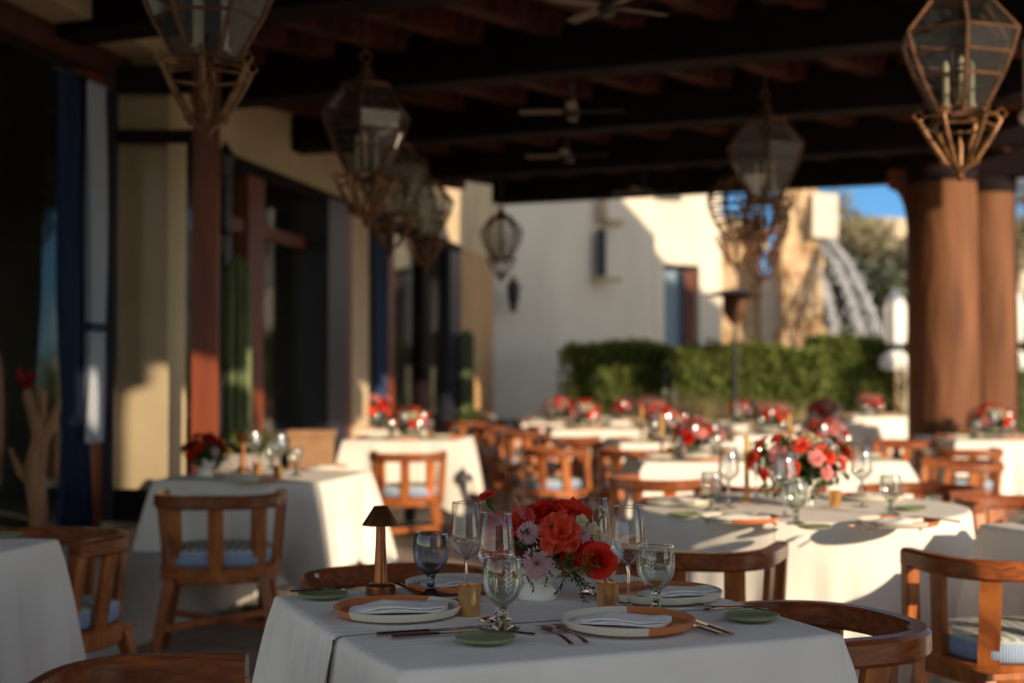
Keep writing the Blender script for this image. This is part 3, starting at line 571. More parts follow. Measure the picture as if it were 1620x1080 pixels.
# ---------------------------------------------------------------- lanterns
sunlit_basket = vary(mat('sunlit_basket_iron', (.26, .13, .05), .5, .5), (.12, .05, .02), (20, 20, 20), 4)  # orange sunlight on the lantern baskets is put into this iron's colour
lant_clear = thin('clear_lantern_glass', (.66, .70, .72), .07, .06, 1.45, .5, 0, .015)
def build_cage(): return build_lantern(8)
def build_clear(): return build_lantern(6, lant_clear)
def build_lantern(n=6, lg=None):
    o = thing('hanging_lantern'); m = M()
    prof = [(.105, .26), (.185, .40), (.225, .49), (.255, .585), (.13, .735)] if n == 6 else [(.08, .24), (.135, .30), (.18, .37), (.215, .44), (.24, .51), (.25, .58), (.20, .66), (.12, .735)]
    def ring(r, z): return [Vector((r * math.cos(2 * PI * j / n), r * math.sin(2 * PI * j / n), z)) for j in range(n)]
    rings = [ring(*p) for p in prof]
    for rg in rings:
        for j in range(n): m.tube([rg[j], rg[(j + 1) % n]], .007 if n == 6 else .010, 5)
    for j in range(n): m.tube([rg[j] for rg in rings], .010 if n == 6 else .013, 6)
    m.lathe([(.15, .735), (.15, .75), (.06, .79), (.03, .84), (.015, .88)], 6, cap=True)
    obj('frame', m, iron, o)
    m = M()
    for a, b in zip(rings[:-1], rings[1:]):
        for j in range(n): m.add([a[j], a[(j + 1) % n], b[(j + 1) % n], b[j]], [(0, 1, 2, 3)])
    m.add(rings[0], [tuple(range(n))])
    if n == 6: obj('glass', m, lg or lant_glass, o)
    m = M()
    for j in range(n):
        a = 2 * PI * (j + .5) / n; c_, s_ = math.cos(a), math.sin(a)
        m.tube([(c_ * .06, s_ * .06, .26), (c_ * .15, s_ * .15, .25), (c_ * .165, s_ * .165, .225), (c_ * .13, s_ * .13, .16), (c_ * .06, s_ * .06, .05), (c_ * .015, s_ * .015, .02)], [.006, .009, .011, .012, .012, .008], 6)
        m.tube([(c_ * .165, s_ * .165, .225), (c_ * .19, s_ * .19, .25), (c_ * .17, s_ * .17, .275), (c_ * .15, s_ * .15, .26)], .006, 5)
        m.lathe([(0, -.02), (.016, 0), (0, .02)], 6, (c_ * .07, s_ * .07, .055))
        a2 = 2 * PI * (j + 1.5) / n; m.tube([(c_ * .15, s_ * .15, .20), (math.cos(a2) * .15, math.sin(a2) * .15, .20)], .006, 5)
    m.lathe([(0, -.035), (.02, -.015), (.016, .0), (.03, .02), (0, .045)], 8); m.lathe([(.01, .02), (.014, .12), (0, .17)], 6); obj('basket', m, sunlit_basket if n == 6 else iron, o)
    for j in range(3):
        a = 2 * PI * j / 3; c = M(); c.lathe([(.013, .30), (.013, .47), (.002, .49)], 8, (.06 * math.cos(a), .06 * math.sin(a), 0), cap=True); c.lathe([(.022, .29), (.022, .30)], 8, (.06 * math.cos(a), .06 * math.sin(a), 0), cap=True); obj('candle', c, wax, o)
    m = M(); m.tube([(.03 * math.cos(q * PI / 8), 0, .905 + .03 * math.sin(q * PI / 8)) for q in range(16)], .006, 5, closed=True); m.tube([(0, 0, .93), (0, 0, 1.32)], .006, 6); m.lathe([(.05, 1.30), (.02, 1.27)], 10, cap=True); obj('chain', m, iron, o)
    return o
for i, (px, pyb, d, rz, s, lb) in enumerate((
    (1521, 275, 6.0, .35, 1.0, 'large glass and iron lantern hanging in front of the thick column at top right'),
    (325, 212, 5.1, .1, 1.04, 'large dark iron lantern hanging nearest at the upper left'),
    (578, 350, 7.8, .5, 1.0, 'iron lantern hanging second in the left row, catching a blue reflection'),
    (618, 398, 9.9, .2, 1.0, 'iron lantern in the left row, partly hidden behind the second one'),
    (672, 425, 11.6, .3, .95, 'iron lantern glowing against the cream wall, fourth of the left row'),
    (793, 443, 13.6, .8, .80, 'small round caged lantern hanging at the corner of the white wall'),
    (1212, 378, 8.9, .45, 1.0, 'brownish glass lantern hanging in the middle of the right side'),
    (1166, 424, 11.6, .2, .98, 'caged lantern hanging against the lit white wall, left of its twin'),
    (1206, 446, 13.2, .6, 1.0, 'caged lantern hanging lowest against the stone wall'))):
    p = atd(px, pyb, d); kd = 'clear' if i < 3 else 'cage' if i in (5, 7, 8) else 'lantern'; put(kd, {'clear': build_clear, 'cage': build_cage, 'lantern': build_lantern}[kd], lb, 'lantern', p, rz, 'iron lanterns hanging under the pavilion roof', s)
def build_fan():
    o = thing('ceiling_fan'); m = M(); m.lathe([(.02, 0), (.02, .25), (.05, .30)], 10); m.lathe([(0, -.16), (.06, -.15), (.10, -.10), (.10, -.02), (.04, .02)], 16); obj('motor', m, black, o)
    for j in range(4):
        b = M(); b.box((.40, 0, -.06), (.56, .13, .012)); b.box((.13, 0, -.06), (.1, .04, .014)); obj('blade', b.xf(Matrix.Rotation(j * PI / 2 + .3, 4, 'Z') @ Matrix.Rotation(.2, 4, 'X')), mat('blade_wood', (.12, .08, .055), .5), o)
    return o
for px, py, d, lb in ((905, 168, 9.2, 'ceiling fan hanging under the second beam above the centre'), (897, 240, 11.6, 'ceiling fan hanging behind and below the nearer fan'), (962, -2, 6.9, 'ceiling fan cut off by the top edge of the picture'), (1020, 285, 14.0, 'small far ceiling fan just above the lit parapet')):
    p = atd(px, py, d); p.z = min(p.z, 3.12); put('fan', build_fan, lb, 'ceiling fan', p, px * .01, 'ceiling fans under the beams', .5)

# ---------------------------------------------------------------- chairs
cush_top = mat('cushion_print', (.62, .58, .46), .9)
t = cush_top.node_tree; N = t.nodes; L = t.links; b = N['Principled BSDF']; tc = N.new('ShaderNodeTexCoord'); vo = N.new('ShaderNodeTexVoronoi'); vo.inputs['Scale'].default_value = 22; L.new(tc.outputs['Object'], vo.inputs['Vector'])
wv = N.new('ShaderNodeTexWave'); wv.inputs['Scale'].default_value = 9; wv.inputs['Distortion'].default_value = 6; L.new(tc.outputs['Object'], wv.inputs['Vector'])
r_ = N.new('ShaderNodeValToRGB'); cr = r_.color_ramp; cr.interpolation = 'CONSTANT'; cr.elements[0].color = (.60, .58, .48, 1); cr.elements[1].position = .42; cr.elements[1].color = (.16, .26, .22, 1); e = cr.elements.new(.62); e.color = (.62, .50, .22, 1); e = cr.elements.new(.8); e.color = (.22, .32, .40, 1)
ad = N.new('ShaderNodeMath'); ad.operation = 'MULTIPLY'; L.new(vo.outputs[0], ad.inputs[0]); L.new(wv.outputs[0], ad.inputs[1]); a2 = N.new('ShaderNodeMath'); a2.operation = 'MULTIPLY'; a2.inputs[1].default_value = 2.4; L.new(ad.outputs[0], a2.inputs[0]); L.new(a2.outputs[0], r_.inputs[0]); L.new(r_.outputs[0], b.inputs['Base Color'])
cush_side = mat('cushion_stripe', (.1, .16, .32), .9)
t = cush_side.node_tree; N = t.nodes; L = t.links; b = N['Principled BSDF']; tc = N.new('ShaderNodeTexCoord'); gr = N.new('ShaderNodeTexGradient'); gr.gradient_type = 'RADIAL'; L.new(tc.outputs['Object'], gr.inputs[0])
mu = N.new('ShaderNodeMath'); mu.operation = 'MULTIPLY'; mu.inputs[1].default_value = 170; L.new(gr.outputs[0], mu.inputs[0]); fr = N.new('ShaderNodeMath'); fr.operation = 'FRACT'; L.new(mu.outputs[0], fr.inputs[0]); gt = N.new('ShaderNodeMath'); gt.operation = 'GREATER_THAN'; gt.inputs[1].default_value = .5; L.new(fr.outputs[0], gt.inputs[0])
mx = N.new('ShaderNodeMixRGB'); mx.inputs[1].default_value = (.10, .19, .40, 1); mx.inputs[2].default_value = (.42, .50, .58, 1); L.new(gt.outputs[0], mx.inputs[0]); L.new(mx.outputs[0], b.inputs['Base Color'])

def shoe(a, bk, fr_, n=22):      # horseshoe path: front right -> round the back -> front left
    pts = [(a, fr_ * (1 - i / 4) + .02) for i in range(4)]
    for i in range(n + 1):
        q = PI * i / n; c_, s_ = math.cos(q), math.sin(q); k = 2.6
        x = a * math.copysign(abs(c_) ** (2 / k), c_); y = -bk * abs(s_) ** (2 / k) + .02; pts.append((x, y))
    pts += [(-a, fr_ * (i / 4) + .02) for i in range(1, 5)]; return pts
def build_chair():
    o = thing('dining_chair'); top = shoe(.262, .255, .165); low = shoe(.235, .235, .20)
    m = M(); m.sweep([(x, y, .718) for x, y in top], .050, .062, b=.2); obj('top_rail', m, wood_rail, o, angle=40)
    def along(path, t):
        Ls = [0]
        for p, q in zip(path[:-1], path[1:]): Ls.append(Ls[-1] + math.hypot(q[0] - p[0], q[1] - p[1]))
        s = t * Ls[-1]
        for i in range(len(Ls) - 1):
            if Ls[i + 1] >= s: k = (s - Ls[i]) / max(1e-6, Ls[i + 1] - Ls[i]); p, q = path[i], path[i + 1]; return (p[0] + (q[0] - p[0]) * k, p[1] + (q[1] - p[1]) * k, math.atan2(q[1] - p[1], q[0] - p[0]))
        p, q = path[-2], path[-1]; return (q[0], q[1], math.atan2(q[1] - p[1], q[0] - p[0]))
    for t_ in (.17, .34, .5, .66, .83):
        x, y, a = along(top, t_); x2, y2, _ = along(low, t_)
        m = M(); w_, d_ = .066, .022; vs = []
        for (cx, cy, cz) in ((x2, y2, .40), ((x + x2) / 2, (y + y2) / 2, .55), (x, y, .70)):
            for sx_, sy_ in ((-1, -1), (1, -1), (1, 1), (-1, 1)):
                lx_, ly_ = sx_ * w_ / 2, sy_ * d_ / 2; vs.append((cx + lx_ * math.cos(a) - ly_ * math.sin(a), cy + lx_ * math.sin(a) + ly_ * math.cos(a), cz))
        fs = [(0, 3, 2, 1), (8, 9, 10, 11)] + [(k * 4 + j, k * 4 + (j + 1) % 4, k * 4 + 4 + (j + 1) % 4, k * 4 + 4 + j) for k in (0, 1) for j in range(4)]
        m.add(vs, fs); obj('slat', m, wood, o)
    for s in (-1, 1):
        m = M(); m.bar((s * .235, .205, .37), (s * .262, .165, .70), .048, .048, roll=0); obj('arm_post', m, wood, o)
    m = M(); pts = [(x, y, .395) for x, y in low]; m.sweep(pts, .045, .07, b=.15); m.box((0, .215, .395), (.50, .04, .066)); m.box((0, -.01, .40), (.44, .44, .02)); obj('seat_frame', m, wood, o)
    m = M(); n = 44
    def cr_(u, v):
        a = 2 * PI * u; c_, s_ = math.cos(a), math.sin(a); k = 3.2; X = .225 * math.copysign(abs(c_) ** (2 / k), c_); Y = .225 * math.copysign(abs(s_) ** (2 / k), s_) + .005; return X, Y
    prof = [(.0, 0), (.96, 0), (1.0, .012), (1.01, .035), (1.0, .058), (.955, .072), (.7, .082), (.3, .088), (0, .09)]
    vs = []; fs = []; ms = []
    for (r0, z0) in prof:
        for j in range(n): X, Y = cr_(j / n, 0); vs.append((X * r0, Y * r0, .432 + z0))
    for i in range(len(prof) - 1):
        for j in range(n): fs.append((i * n + j, i * n + (j + 1) % n, (i + 1) * n + (j + 1) % n, (i + 1) * n + j)); ms.append(1 if i < 4 else 0)
    m.add(vs, fs); m.m = ms; cu = obj('cushion', m, [cush_top, cush_side], o, angle=60)
    m = M(); m.tube([(cr_(j / n, 0)[0] * .985, cr_(j / n, 0)[1] * .985, .496) for j in range(n)], .006, 6, closed=True); obj('piping', m, mat('piping', (.45, .52, .55), .8), cu)
    for sx_, sy_ in ((-1, -1), (1, -1), (1, 1), (-1, 1)):
        m = M(); m.bar((sx_ * .195, sy_ * .185, .39), (sx_ * .265, sy_ * .25, 0), .048, .034, roll=0); obj('leg', m, wood, o)
    m = M(); z = .17; k = .155 + .07; m.bar((-.225, -.215, z), (.225, .215, z), .03, .03); m.bar((-.225, .215, z + .001), (.225, -.215, z + .001), .029, .029); obj('stretcher', m, wood, o)
    return o
def chair(x, y, face, label, group='teak barrel chairs at the tables', s=.97):
    # face: direction (dx,dy) the sitter looks
    rz = math.atan2(face[1], face[0]) - PI / 2; return put('chair', build_chair, label, 'chair', (x, y, 0), rz, group, s)
chair(-1.33, 6.50, (-.12, 1), 'teak chair seen from behind, drawn up to the square table by the plaster pier').scale = (1.03, 1, 1)
chair(-.755, 10.28, (0, 1), 'sunlit teak chair seen from behind at the far left table, above the little lamp')
chair(-.66, 2.56, (1, 0), 'teak chair at the bottom left corner, only its curved rail showing').scale = (.85, .78, .985)
chair(-1.62, 4.97, (-.35, -.93), 'teak chair beside the grey-shaded table at the left edge')
chair(-.305, 3.97, (.386, -.92), 'teak chair tucked behind the front table, left of the flowers')
chair(.60, 4.70, (.36, .93), 'dark red teak chair between the front table and the round table')
chair(.665, 3.25, (-.93, -.36), 'teak chair with thick curved rail at the right corner of the front table')
chair(1.56, 4.48, (-.22, .97), 'teak chair with blue striped cushion at the lower right, sunlit')
chair(3.45, 10.85, (.05, 1), 'sunlit teak chair seen from behind at the table beside the thick column')
chair(2.06, 7.1, (-.8, -.6), 'orange-lit teak chair peeking over the right side of the round table')
chair(2.25, 6.35, (.1, -1), 'teak chair with dark curved rail behind the table at the right edge')
chair(3.30, 12.1, (-1, .1), 'sunlit teak chair seen sideways left of the thick column base')
chair(.11, 13.9, (.9, .2), 'bright sunlit teak chair seen sideways in the middle of the terrace')
chair(.50, 13.0, (.3, .95), 'sunlit teak chair with white light between its slats, near the long white table')
chair(.92, 10.75, (.6, .8), 'teak chair between the two white tables right of the middle gap')
chair(.80, 7.75, (.6, .8), 'teak chair facing the sunlit oval of table behind the front bouquet')
chair(1.32, 7.25, (.1, 1), 'teak chair back right behind the round table flowers')
chair(3.35, 17.6, (.05, 1), 'far sunlit teak chair seen from behind, left of the thick column')
chair(-.55, 17.2, (-.6, .8), 'dim teak chair beside the shaded far table near the ochre corner')
chair(.05, 18.0, (0, 1), 'dim teak chair against the white wall beside the dark hedge')
chair(.60, 17.6, (.3, 1), 'dim reddish teak chair in front of the dark hedge, on the left')
chair(1.05, 17.3, (.1, 1), 'dim reddish teak chair in front of the dark hedge, on the right')
chair(2.35, 13.4, (-.9, .1), 'sunlit teak chair between the crowded middle tables and the heater')

# ---------------------------------------------------------------- tables
def cloth_square(size, drop, seed, flare=.035, corner=.13):
    m = M(); r = random.Random(seed); h = size / 2; ns = 44; per = []
    for side in range(4):
        for i in range(ns):
            t_ = -h + size * i / ns; rc = .012
            p = [(t_, -h), (h, t_), (-t_, h), (-h, -t_)][side]; n_ = [(0, -1), (1, 0), (0, 1), (-1, 0)][side]; dc = min(i, ns - i) * size / ns; per.append((p, n_, dc, side, i))
    ph = [r.uniform(0, 6.28) for _ in range(8)]; k = len(per)
    levels = [(-.02, 0), (-.008, -.001), (0, -.006), (.004, -.02)] + [(None, j / 14) for j in range(1, 15)]
    vs = []
    for ld, lz in levels:
        for idx, (p, n_, dc, side, i) in enumerate(per):
            cx, cy = p; L_ = math.hypot(cx, cy); dx, dy = cx / L_, cy / L_; wc = math.exp(-(dc / .10) ** 2)
            nx, ny = n_[0] * (1 - wc) + dx * wc, n_[1] * (1 - wc) + dy * wc
            if ld is not None: q = ld; z = lz; rr = 1 - .0 * wc; vs.append((cx + nx * q - (dx * .012 * wc if True else 0), cy + ny * q - dy * .012 * wc, z)); continue
            t_ = lz; s = idx / k * 4 * size
            dr = drop * (1 + .32 * math.exp(-(dc / .16) ** 2)); fold = math.exp(-(dc / .13) ** 2) * corner - math.exp(-((dc - .17) / .09) ** 2) * corner * .28
            rip = .015 * math.sin(s * 21 + ph[0] + 1.1 * math.sin(s * 6 + ph[1])) + .009 * math.sin(s * 47 + ph[2]) + .014 * math.sin(s * 9 + ph[3])
            q = .004 + t_ * flare + (t_ ** .8) * fold + t_ * rip; vs.append((cx + nx * q - dx * .012 * wc, cy + ny * q - dy * .012 * wc, -.02 - (dr - .02) * t_))
    nl = len(levels); fs = [(a * k + j, (a + 1) * k + j, (a + 1) * k + (j + 1) % k, a * k + (j + 1) % k) for a in range(nl - 1) for j in range(k)]
    m.add(vs, fs)
    g = 8; h2 = h - .02  # gently uneven top
    m.f.append(tuple(range(k))); m.m.append(0)
    return m
def cloth_round(rad, drop, seed):
    m = M(); r = random.Random(seed); k = 200; ph = [r.uniform(0, 6.28) for _ in range(6)]; vs = []
    levels = [(-.02, 0), (-.006, -.001), (0, -.006), (.004, -.02)] + [(None, j / 14) for j in range(1, 15)]
    for ld, lz in levels:
        for j in range(k):
            a = 2 * PI * j / k; c_, s_ = math.cos(a), math.sin(a)
            if ld is not None: q, z = rad + ld, lz
            else: rip = .035 * math.sin(13 * a + ph[0] + .8 * math.sin(3 * a + ph[1])) + .018 * math.sin(24 * a + ph[2]) + .01 * math.sin(41 * a + ph[3]); q = rad + .004 + lz * .05 + (lz ** 1.3) * rip; z = -.02 - (drop - .02) * lz
            vs.append((q * c_, q * s_, z))
    fs = [(a * k + j, (a + 1) * k + j, (a + 1) * k + (j + 1) % k, a * k + (j + 1) % k) for a in range(len(levels) - 1) for j in range(k)]
    m.add(vs, fs); m.f.append(tuple(range(k))); m.m.append(0); return m
def build_sqtable():
    o = thing('square_table'); m = M(); m.box((0, 0, .725), (.86, .86, .03)); obj('tabletop', m, wood, o)
    m = M(); m.lathe([(.05, .05), (.045, .70)], 12); obj('pedestal', m, black, o); m = M(); m.box((0, 0, .02), (.5, .07, .03), PI / 4); m.box((0, 0, .021), (.5, .07, .03), -PI / 4); obj('base', m, black, o); return o
def build_rdtable():
    o = thing('round_table'); m = M(); m.lathe([(0, .71), (.62, .71), (.62, .74), (0, .74)], 40); obj('tabletop', m, wood, o)
    m = M(); m.lathe([(.06, .05), (.05, .70)], 12); obj('pedestal', m, black, o); m = M(); m.box((0, 0, .02), (.7, .08, .03), PI / 4); m.box((0, 0, .021), (.7, .08, .03), -PI / 4); obj('base', m, black, o); return o
CL = {}
def sqtable(x, y, rz, size, desc, drop=.42, seed=1):
    put('sqt', build_sqtable, 'square pedestal table under white cloth, ' + desc, 'table', (x, y, 0), rz, 'square dining tables', 1)
    key = (size, drop, seed)
    if key not in CL: CL[key] = cloth_square(size, drop, seed).mesh('tablecloth', cloth, 60)
    o = obj('tablecloth', CL[key], None, loc=(x, y, .75), rot=(0, 0, rz)); tag(o, 'white linen cloth over the table ' + desc, 'tablecloth', 'white tablecloths'); return o
def rdtable(x, y, rad, desc, drop=.68, seed=1, rz=0):
    put('rdt', build_rdtable, 'round pedestal table under white cloth, ' + desc, 'table', (x, y, 0), rz, 'round dining tables', rad / .66 if False else 1)
    o = obj('tablecloth', cloth_round(rad, drop, seed), cloth, loc=(x, y, .75), rot=(0, 0, rz), angle=60); tag(o, 'white linen cloth falling in folds over the table ' + desc, 'tablecloth', 'white tablecloths'); return o

# ---------------------------------------------------------------- tableware
def build_plate():      # dinner plate, half cream glaze, half bare terracotta, upright low rim
    m = M(); m.lathe([(0, 0), (.110, 0), (.132, .006), (.140, .018), (.1405, .021), (.138, .0225), (.1345, .020), (.126, .0115), (.11, .009), (0, .008)], 64); return obj('dinner_plate', m, plate_m)
plate_m = mat('two_tone_plate', (.66, .61, .50), .38)
t = plate_m.node_tree; N = t.nodes; L = t.links; b = N['Principled BSDF']; tc = N.new('ShaderNodeTexCoord'); sx = N.new('ShaderNodeSeparateXYZ'); L.new(tc.outputs['Object'], sx.inputs[0])
nn = N.new('ShaderNodeTexNoise'); nn.inputs['Scale'].default_value = 14; L.new(tc.outputs['Object'], nn.inputs['Vector']); m1 = N.new('ShaderNodeMath'); m1.operation = 'MULTIPLY_ADD'; m1.inputs[1].default_value = .02; L.new(nn.outputs[0], m1.inputs[0]); L.new(sx.outputs[0], m1.inputs[2])
g = N.new('ShaderNodeMath'); g.operation = 'GREATER_THAN'; g.inputs[1].default_value = .03; L.new(m1.outputs[0], g.inputs[0]); mx = N.new('ShaderNodeMixRGB'); mx.inputs[1].default_value = (.64, .59, .49, 1); mx.inputs[2].default_value = (.52, .17, .06, 1); L.new(g.outputs[0], mx.inputs[0]); L.new(mx.outputs[0], b.inputs['Base Color'])
def build_bread():
    m = M(); m.lathe([(0, 0), (.042, 0), (.058, .006), (.0605, .011), (.059, .012), (.055, .009), (.04, .005), (0, .005)], 40); return obj('bread_plate', m, glazegreen)
def build_napkin():
    m = M(); r = random.Random(5)
    for ly in range(3):
        z0 = .0042 * ly; w_, d_ = .108 - .010 * ly, .058 - .003 * ly; sk = .010 * ly
        def fn(u, v, top):
            a = 2 * PI * u; c_, s_ = math.cos(a), math.sin(a); k = 5; X = w_ * math.copysign(abs(c_) ** (2 / k), c_) + sk * (c_ > 0); Y = d_ * math.copysign(abs(s_) ** (2 / k), s_) + .25 * X * .5
            hump = .014 * math.exp(-((X + .02) / .05) ** 2) + .006 * math.sin(X * 45 + ly) * .5 + .005 * math.sin(Y * 60 + 2 * ly)
            return X, Y, hump
        pr = [(0, 0), (.9, 0), (1, .0015), (1.0, .004), (.97, .0055), (.6, .006), (0, .0065)]; n = 48; vs = []; fs = []
        for rr, z in pr:
            for j in range(n):
                X, Y, _ = fn(j / n, 0, 0); X *= rr; Y *= rr; hump = .010 * math.exp(-((X + .02) / .05) ** 2) + .004 * math.sin(X * 55 + ly * 1.3) + .003 * math.sin(Y * 70 + 2 * ly); vs.append((X, Y, z0 + z + .004 + hump * (0.35 + .25 * ly)))
        for i in range(len(pr) - 1):
            for j in range(n): fs.append((i * n + j, i * n + (j + 1) % n, (i + 1) * n + (j + 1) % n, (i + 1) * n + j))
        m.add(vs, fs)
    m.v = [(x, y, z * .62) for x, y, z in m.v]; return obj('folded_napkin', m, napkin_m, angle=60)
def wine_parts(o, gt, gs):
    m = M(); m.lathe([(.0, .098), (.006, .0985), (.022, .110), (.0385, .1275), (.0412, .133), (.0418, .139), (.0405, .158), (.0365, .195), (.0332, .2285), (.0322, .2292), (.0316, .2285)], 56); obj('bowl', m, gt, o, angle=60)
    m = M(); m.tube([(.0326 * math.cos(q * PI / 20), .0326 * math.sin(q * PI / 20), .229) for q in range(40)], .0009, 6, closed=True); obj('rim', m, gs, o)
    m = M(); m.lathe([(.0, .003), (.034, .0025), (.0362, .0015), (.0362, .0), (0, 0)], 40); m.lathe([(.014, .004), (.005, .010), (.0034, .03), (.0034, .08), (.006, .096), (.0, .100)], 20); obj('stem', m, gs, o, angle=60)
def build_wine(): o = thing('wine_glass'); wine_parts(o, glass_thin, glass_solid); return o
def build_bwine(): o = thing('wine_glass'); wine_parts(o, crystal, glass_solid); return o
def gob_r(z): 
    pts = [(.048, .012), (.058, .024), (.07, .034), (.085, .040), (.105, .0425), (.125, .0412), (.145, .0392)]
    for (a, b), (c, d) in zip(pts[:-1], pts[1:]):
        if a <= z <= c: return b + (d - b) * (z - a) / (c - a)
    return .04
def goblet_parts(o, gt, gs, et=True):
    m = M(); m.lathe([(.0, .046), (.012, .048), (.024, .058), (.034, .07), (.040, .085), (.0425, .105), (.0412, .125), (.0392, .1445), (.0385, .146), (.0376, .1445)], 48); obj('bowl', m, gt, o, angle=60)
    m = M(); m.tube([(.0385 * math.cos(q * PI / 20), .0385 * math.sin(q * PI / 20), .146) for q in range(40)], .0011, 6, closed=True); obj('rim', m, gs, o)
    m = M(); m.lathe([(0, 0), (.036, 0), (.0365, .002), (.034, .004), (.016, .010), (.0075, .018), (.009, .024), (.013, .030), (.009, .036), (.010, .043), (.012, .048)], 32); obj('stem', m, gs, o, angle=60)
    if et:
        for q in range(5):
            a0 = 2 * PI * q / 5; m = M()
            def pt(a, z): r0 = gob_r(z) + .0006; return (r0 * math.cos(a), r0 * math.sin(a), z)
            m.add([pt(a0 - .014, .075), pt(a0 + .014, .075), pt(a0 + .010, .128), pt(a0 - .010, .128)], [(0, 1, 2, 3)])
            for i in range(5):
                z = .08 + i * .0095
                for s in (-1, 1): m.add([pt(a0, z), pt(a0 + s * .11, z + .002), pt(a0 + s * .23, z + .010), pt(a0 + s * .08, z + .009)], [(0, 1, 2, 3)])
            obj('etched_sprig', m, etch, o)
def build_goblet(): o = thing('water_goblet'); goblet_parts(o, crystal_g, glass_solid_g, False); return o
def build_egoblet(): o = thing('water_goblet'); goblet_parts(o, glass_green, glass_solid_g); return o
def build_bgoblet(): o = thing('water_goblet'); goblet_parts(o, glass_blue, glass_solid_b, False); return o
def build_votive():
    o = thing('candle_votive'); m = M(); m.lathe([(0, 0), (.0215, 0), (.0225, .003), (.026, .0635), (.0265, .065), (.0245, .065), (.0215, .008), (0, .008)], 36); obj('cup', m, gold, o, angle=50)
    m = M(); m.lathe([(0, .035), (.0215, .035), (.0215, .008), (0, .008)], 20); obj('wax', m, wax, o); return o
def build_lamp():
    o = thing('table_lamp'); m = M(); m.lathe([(0, 0), (.036, 0), (.0365, .003), (.036, .019), (.033, .022), (.020, .0235), (.017, .028)], 40); obj('base', m, bronze, o, angle=40)
    m = M(); m.lathe([(.018, .024), (.0165, .05), (.0125, .12), (.0115, .165)], 28); obj('stem', m, bronze, o)
    m = M(); m.lathe([(0, .210), (.016, .210), (.0175, .2085), (.0455, .165), (.0450, .1645), (.0165, .206), (0, .2075)], 48); obj('lamp_shade', m, bronze, o, angle=30); return o
def build_fork():
    m = M(); m.sweep([(0, -.10 + .13 * i / 8, .004 + .004 * math.sin(i / 8 * PI)) for i in range(9)], lambda t_: .010 - .005 * t_, .003, b=.3)
    m.sweep([(0, .03 + .025 * i / 4, .005 + .002 * i / 4) for i in range(5)], lambda t_: .006 + .018 * min(1, t_ * 1.6), .002, b=.3)
    for j in range(4): x = -.009 + .006 * j; m.sweep([(x, .053 + .045 * i / 4, .007 - .005 * (i / 4) ** 2 + .002) for i in range(5)], .0028, .0018, b=.3)
    return obj('fork', m, steel)
def build_knife():
    m = M(); m.sweep([(0, -.115 + .11 * i / 6, .005) for i in range(7)], lambda t_: .012 - .003 * t_, .007, b=.35)
    m.sweep([(0, -.005 + .115 * i / 8, .0045) for i in range(9)], lambda t_: .014 * (1 - max(0, t_ - .75) * 3.2), .0018, b=.3); return obj('table_knife', m, steel)
def build_vase():
    m = M(); m.lathe([(0, 0), (.044, 0), (.046, .004), (.044, .018), (.034, .030), (.030, .036), (.040, .046), (.056, .062), (.060, .078), (.056, .090), (.052, .090), (.055, .078), (.050, .064), (.034, .050), (0, .046)], 48); return obj('footed_vase', m, vasewhite, angle=50)
def build_taper():
    o = thing('taper_candle'); m = M(); m.lathe([(0, 0), (.035, 0), (.035, .008), (.012, .014), (.012, .03), (.014, .04), (0, .04)], 20); obj('holder', m, gold, o); m = M(); m.lathe([(.011, .03), (.010, .27), (.001, .28)], 12); obj('candle', m, amber, o); return o

# ---------------------------------------------------------------- flowers (unit radius 1, facing +z)
def petal(m, fn, nu=6, nv=6): m.grid(fn, nu, nv)
def rose_mesh(seed=1, layers=7):
    r = random.Random(seed); m = M()
    for k in range(layers):
        t_ = k / (layers - 1); n = [2, 3, 3, 4, 5, 5, 6][min(k, 6)]; rad = .10 + .62 * t_; H = .95 - .30 * t_; open_ = t_ ** 1.6
        for j in range(n):
            a0 = 2 * PI * j / n + k * 1.1 + r.uniform(-.2, .2); wd = PI / n * 1.45; jit = r.uniform(.92, 1.08)
            def fn(u, v, a0=a0, wd=wd, rad=rad, H=H, open_=open_, jit=jit):
                uu = 2 * u - 1; a = a0 + uu * wd * (.55 + .45 * math.sin(v * PI * .5)); rr = rad * (.35 + .65 * math.sin(min(1, v * 1.25) * PI / 2)) * jit + open_ * .38 * v ** 3; z = H * v * (1 - .22 * uu * uu * v) - open_ * .20 * v ** 4 * (1 + .8 * uu * uu) + .03 * math.sin(7 * uu + a0 * 3) * v
                rr += .02 * math.cos(9 * uu + a0) * v; return (rr * math.cos(a), rr * math.sin(a), z - .45)
            m.grid(fn, 6, 6)
    return m
def carn_mesh(seed=2):
    r = random.Random(seed); m = M()
    for k in range(5):
        n = [5, 7, 9, 10, 11][k]; t_ = k / 4
        for j in range(n):
            a0 = 2 * PI * j / n + r.uniform(-.3, .3); L_ = (.45 + .55 * t_) * r.uniform(.9, 1.1); el = R(80 - 72 * t_ + r.uniform(-6, 6)); ph = r.uniform(0, 6)
            def fn(u, v, a0=a0, L_=L_, el=el, ph=ph):
                uu = 2 * u - 1; w_ = .34 * (v ** .8); rr = L_ * v * math.cos(el * (1 - .25 * v)); z = L_ * v * math.sin(el * (1 - .25 * v)) + .07 * v * v * math.sin(10 * uu + ph); x = rr; y = uu * w_; rf = 1 + .06 * (v > .9) * math.sin(18 * uu + ph)
                return ((x * rf) * math.cos(a0) - y * math.sin(a0), (x * rf) * math.sin(a0) + y * math.cos(a0), z - .1)
            m.grid(fn, 7, 4)
    return m
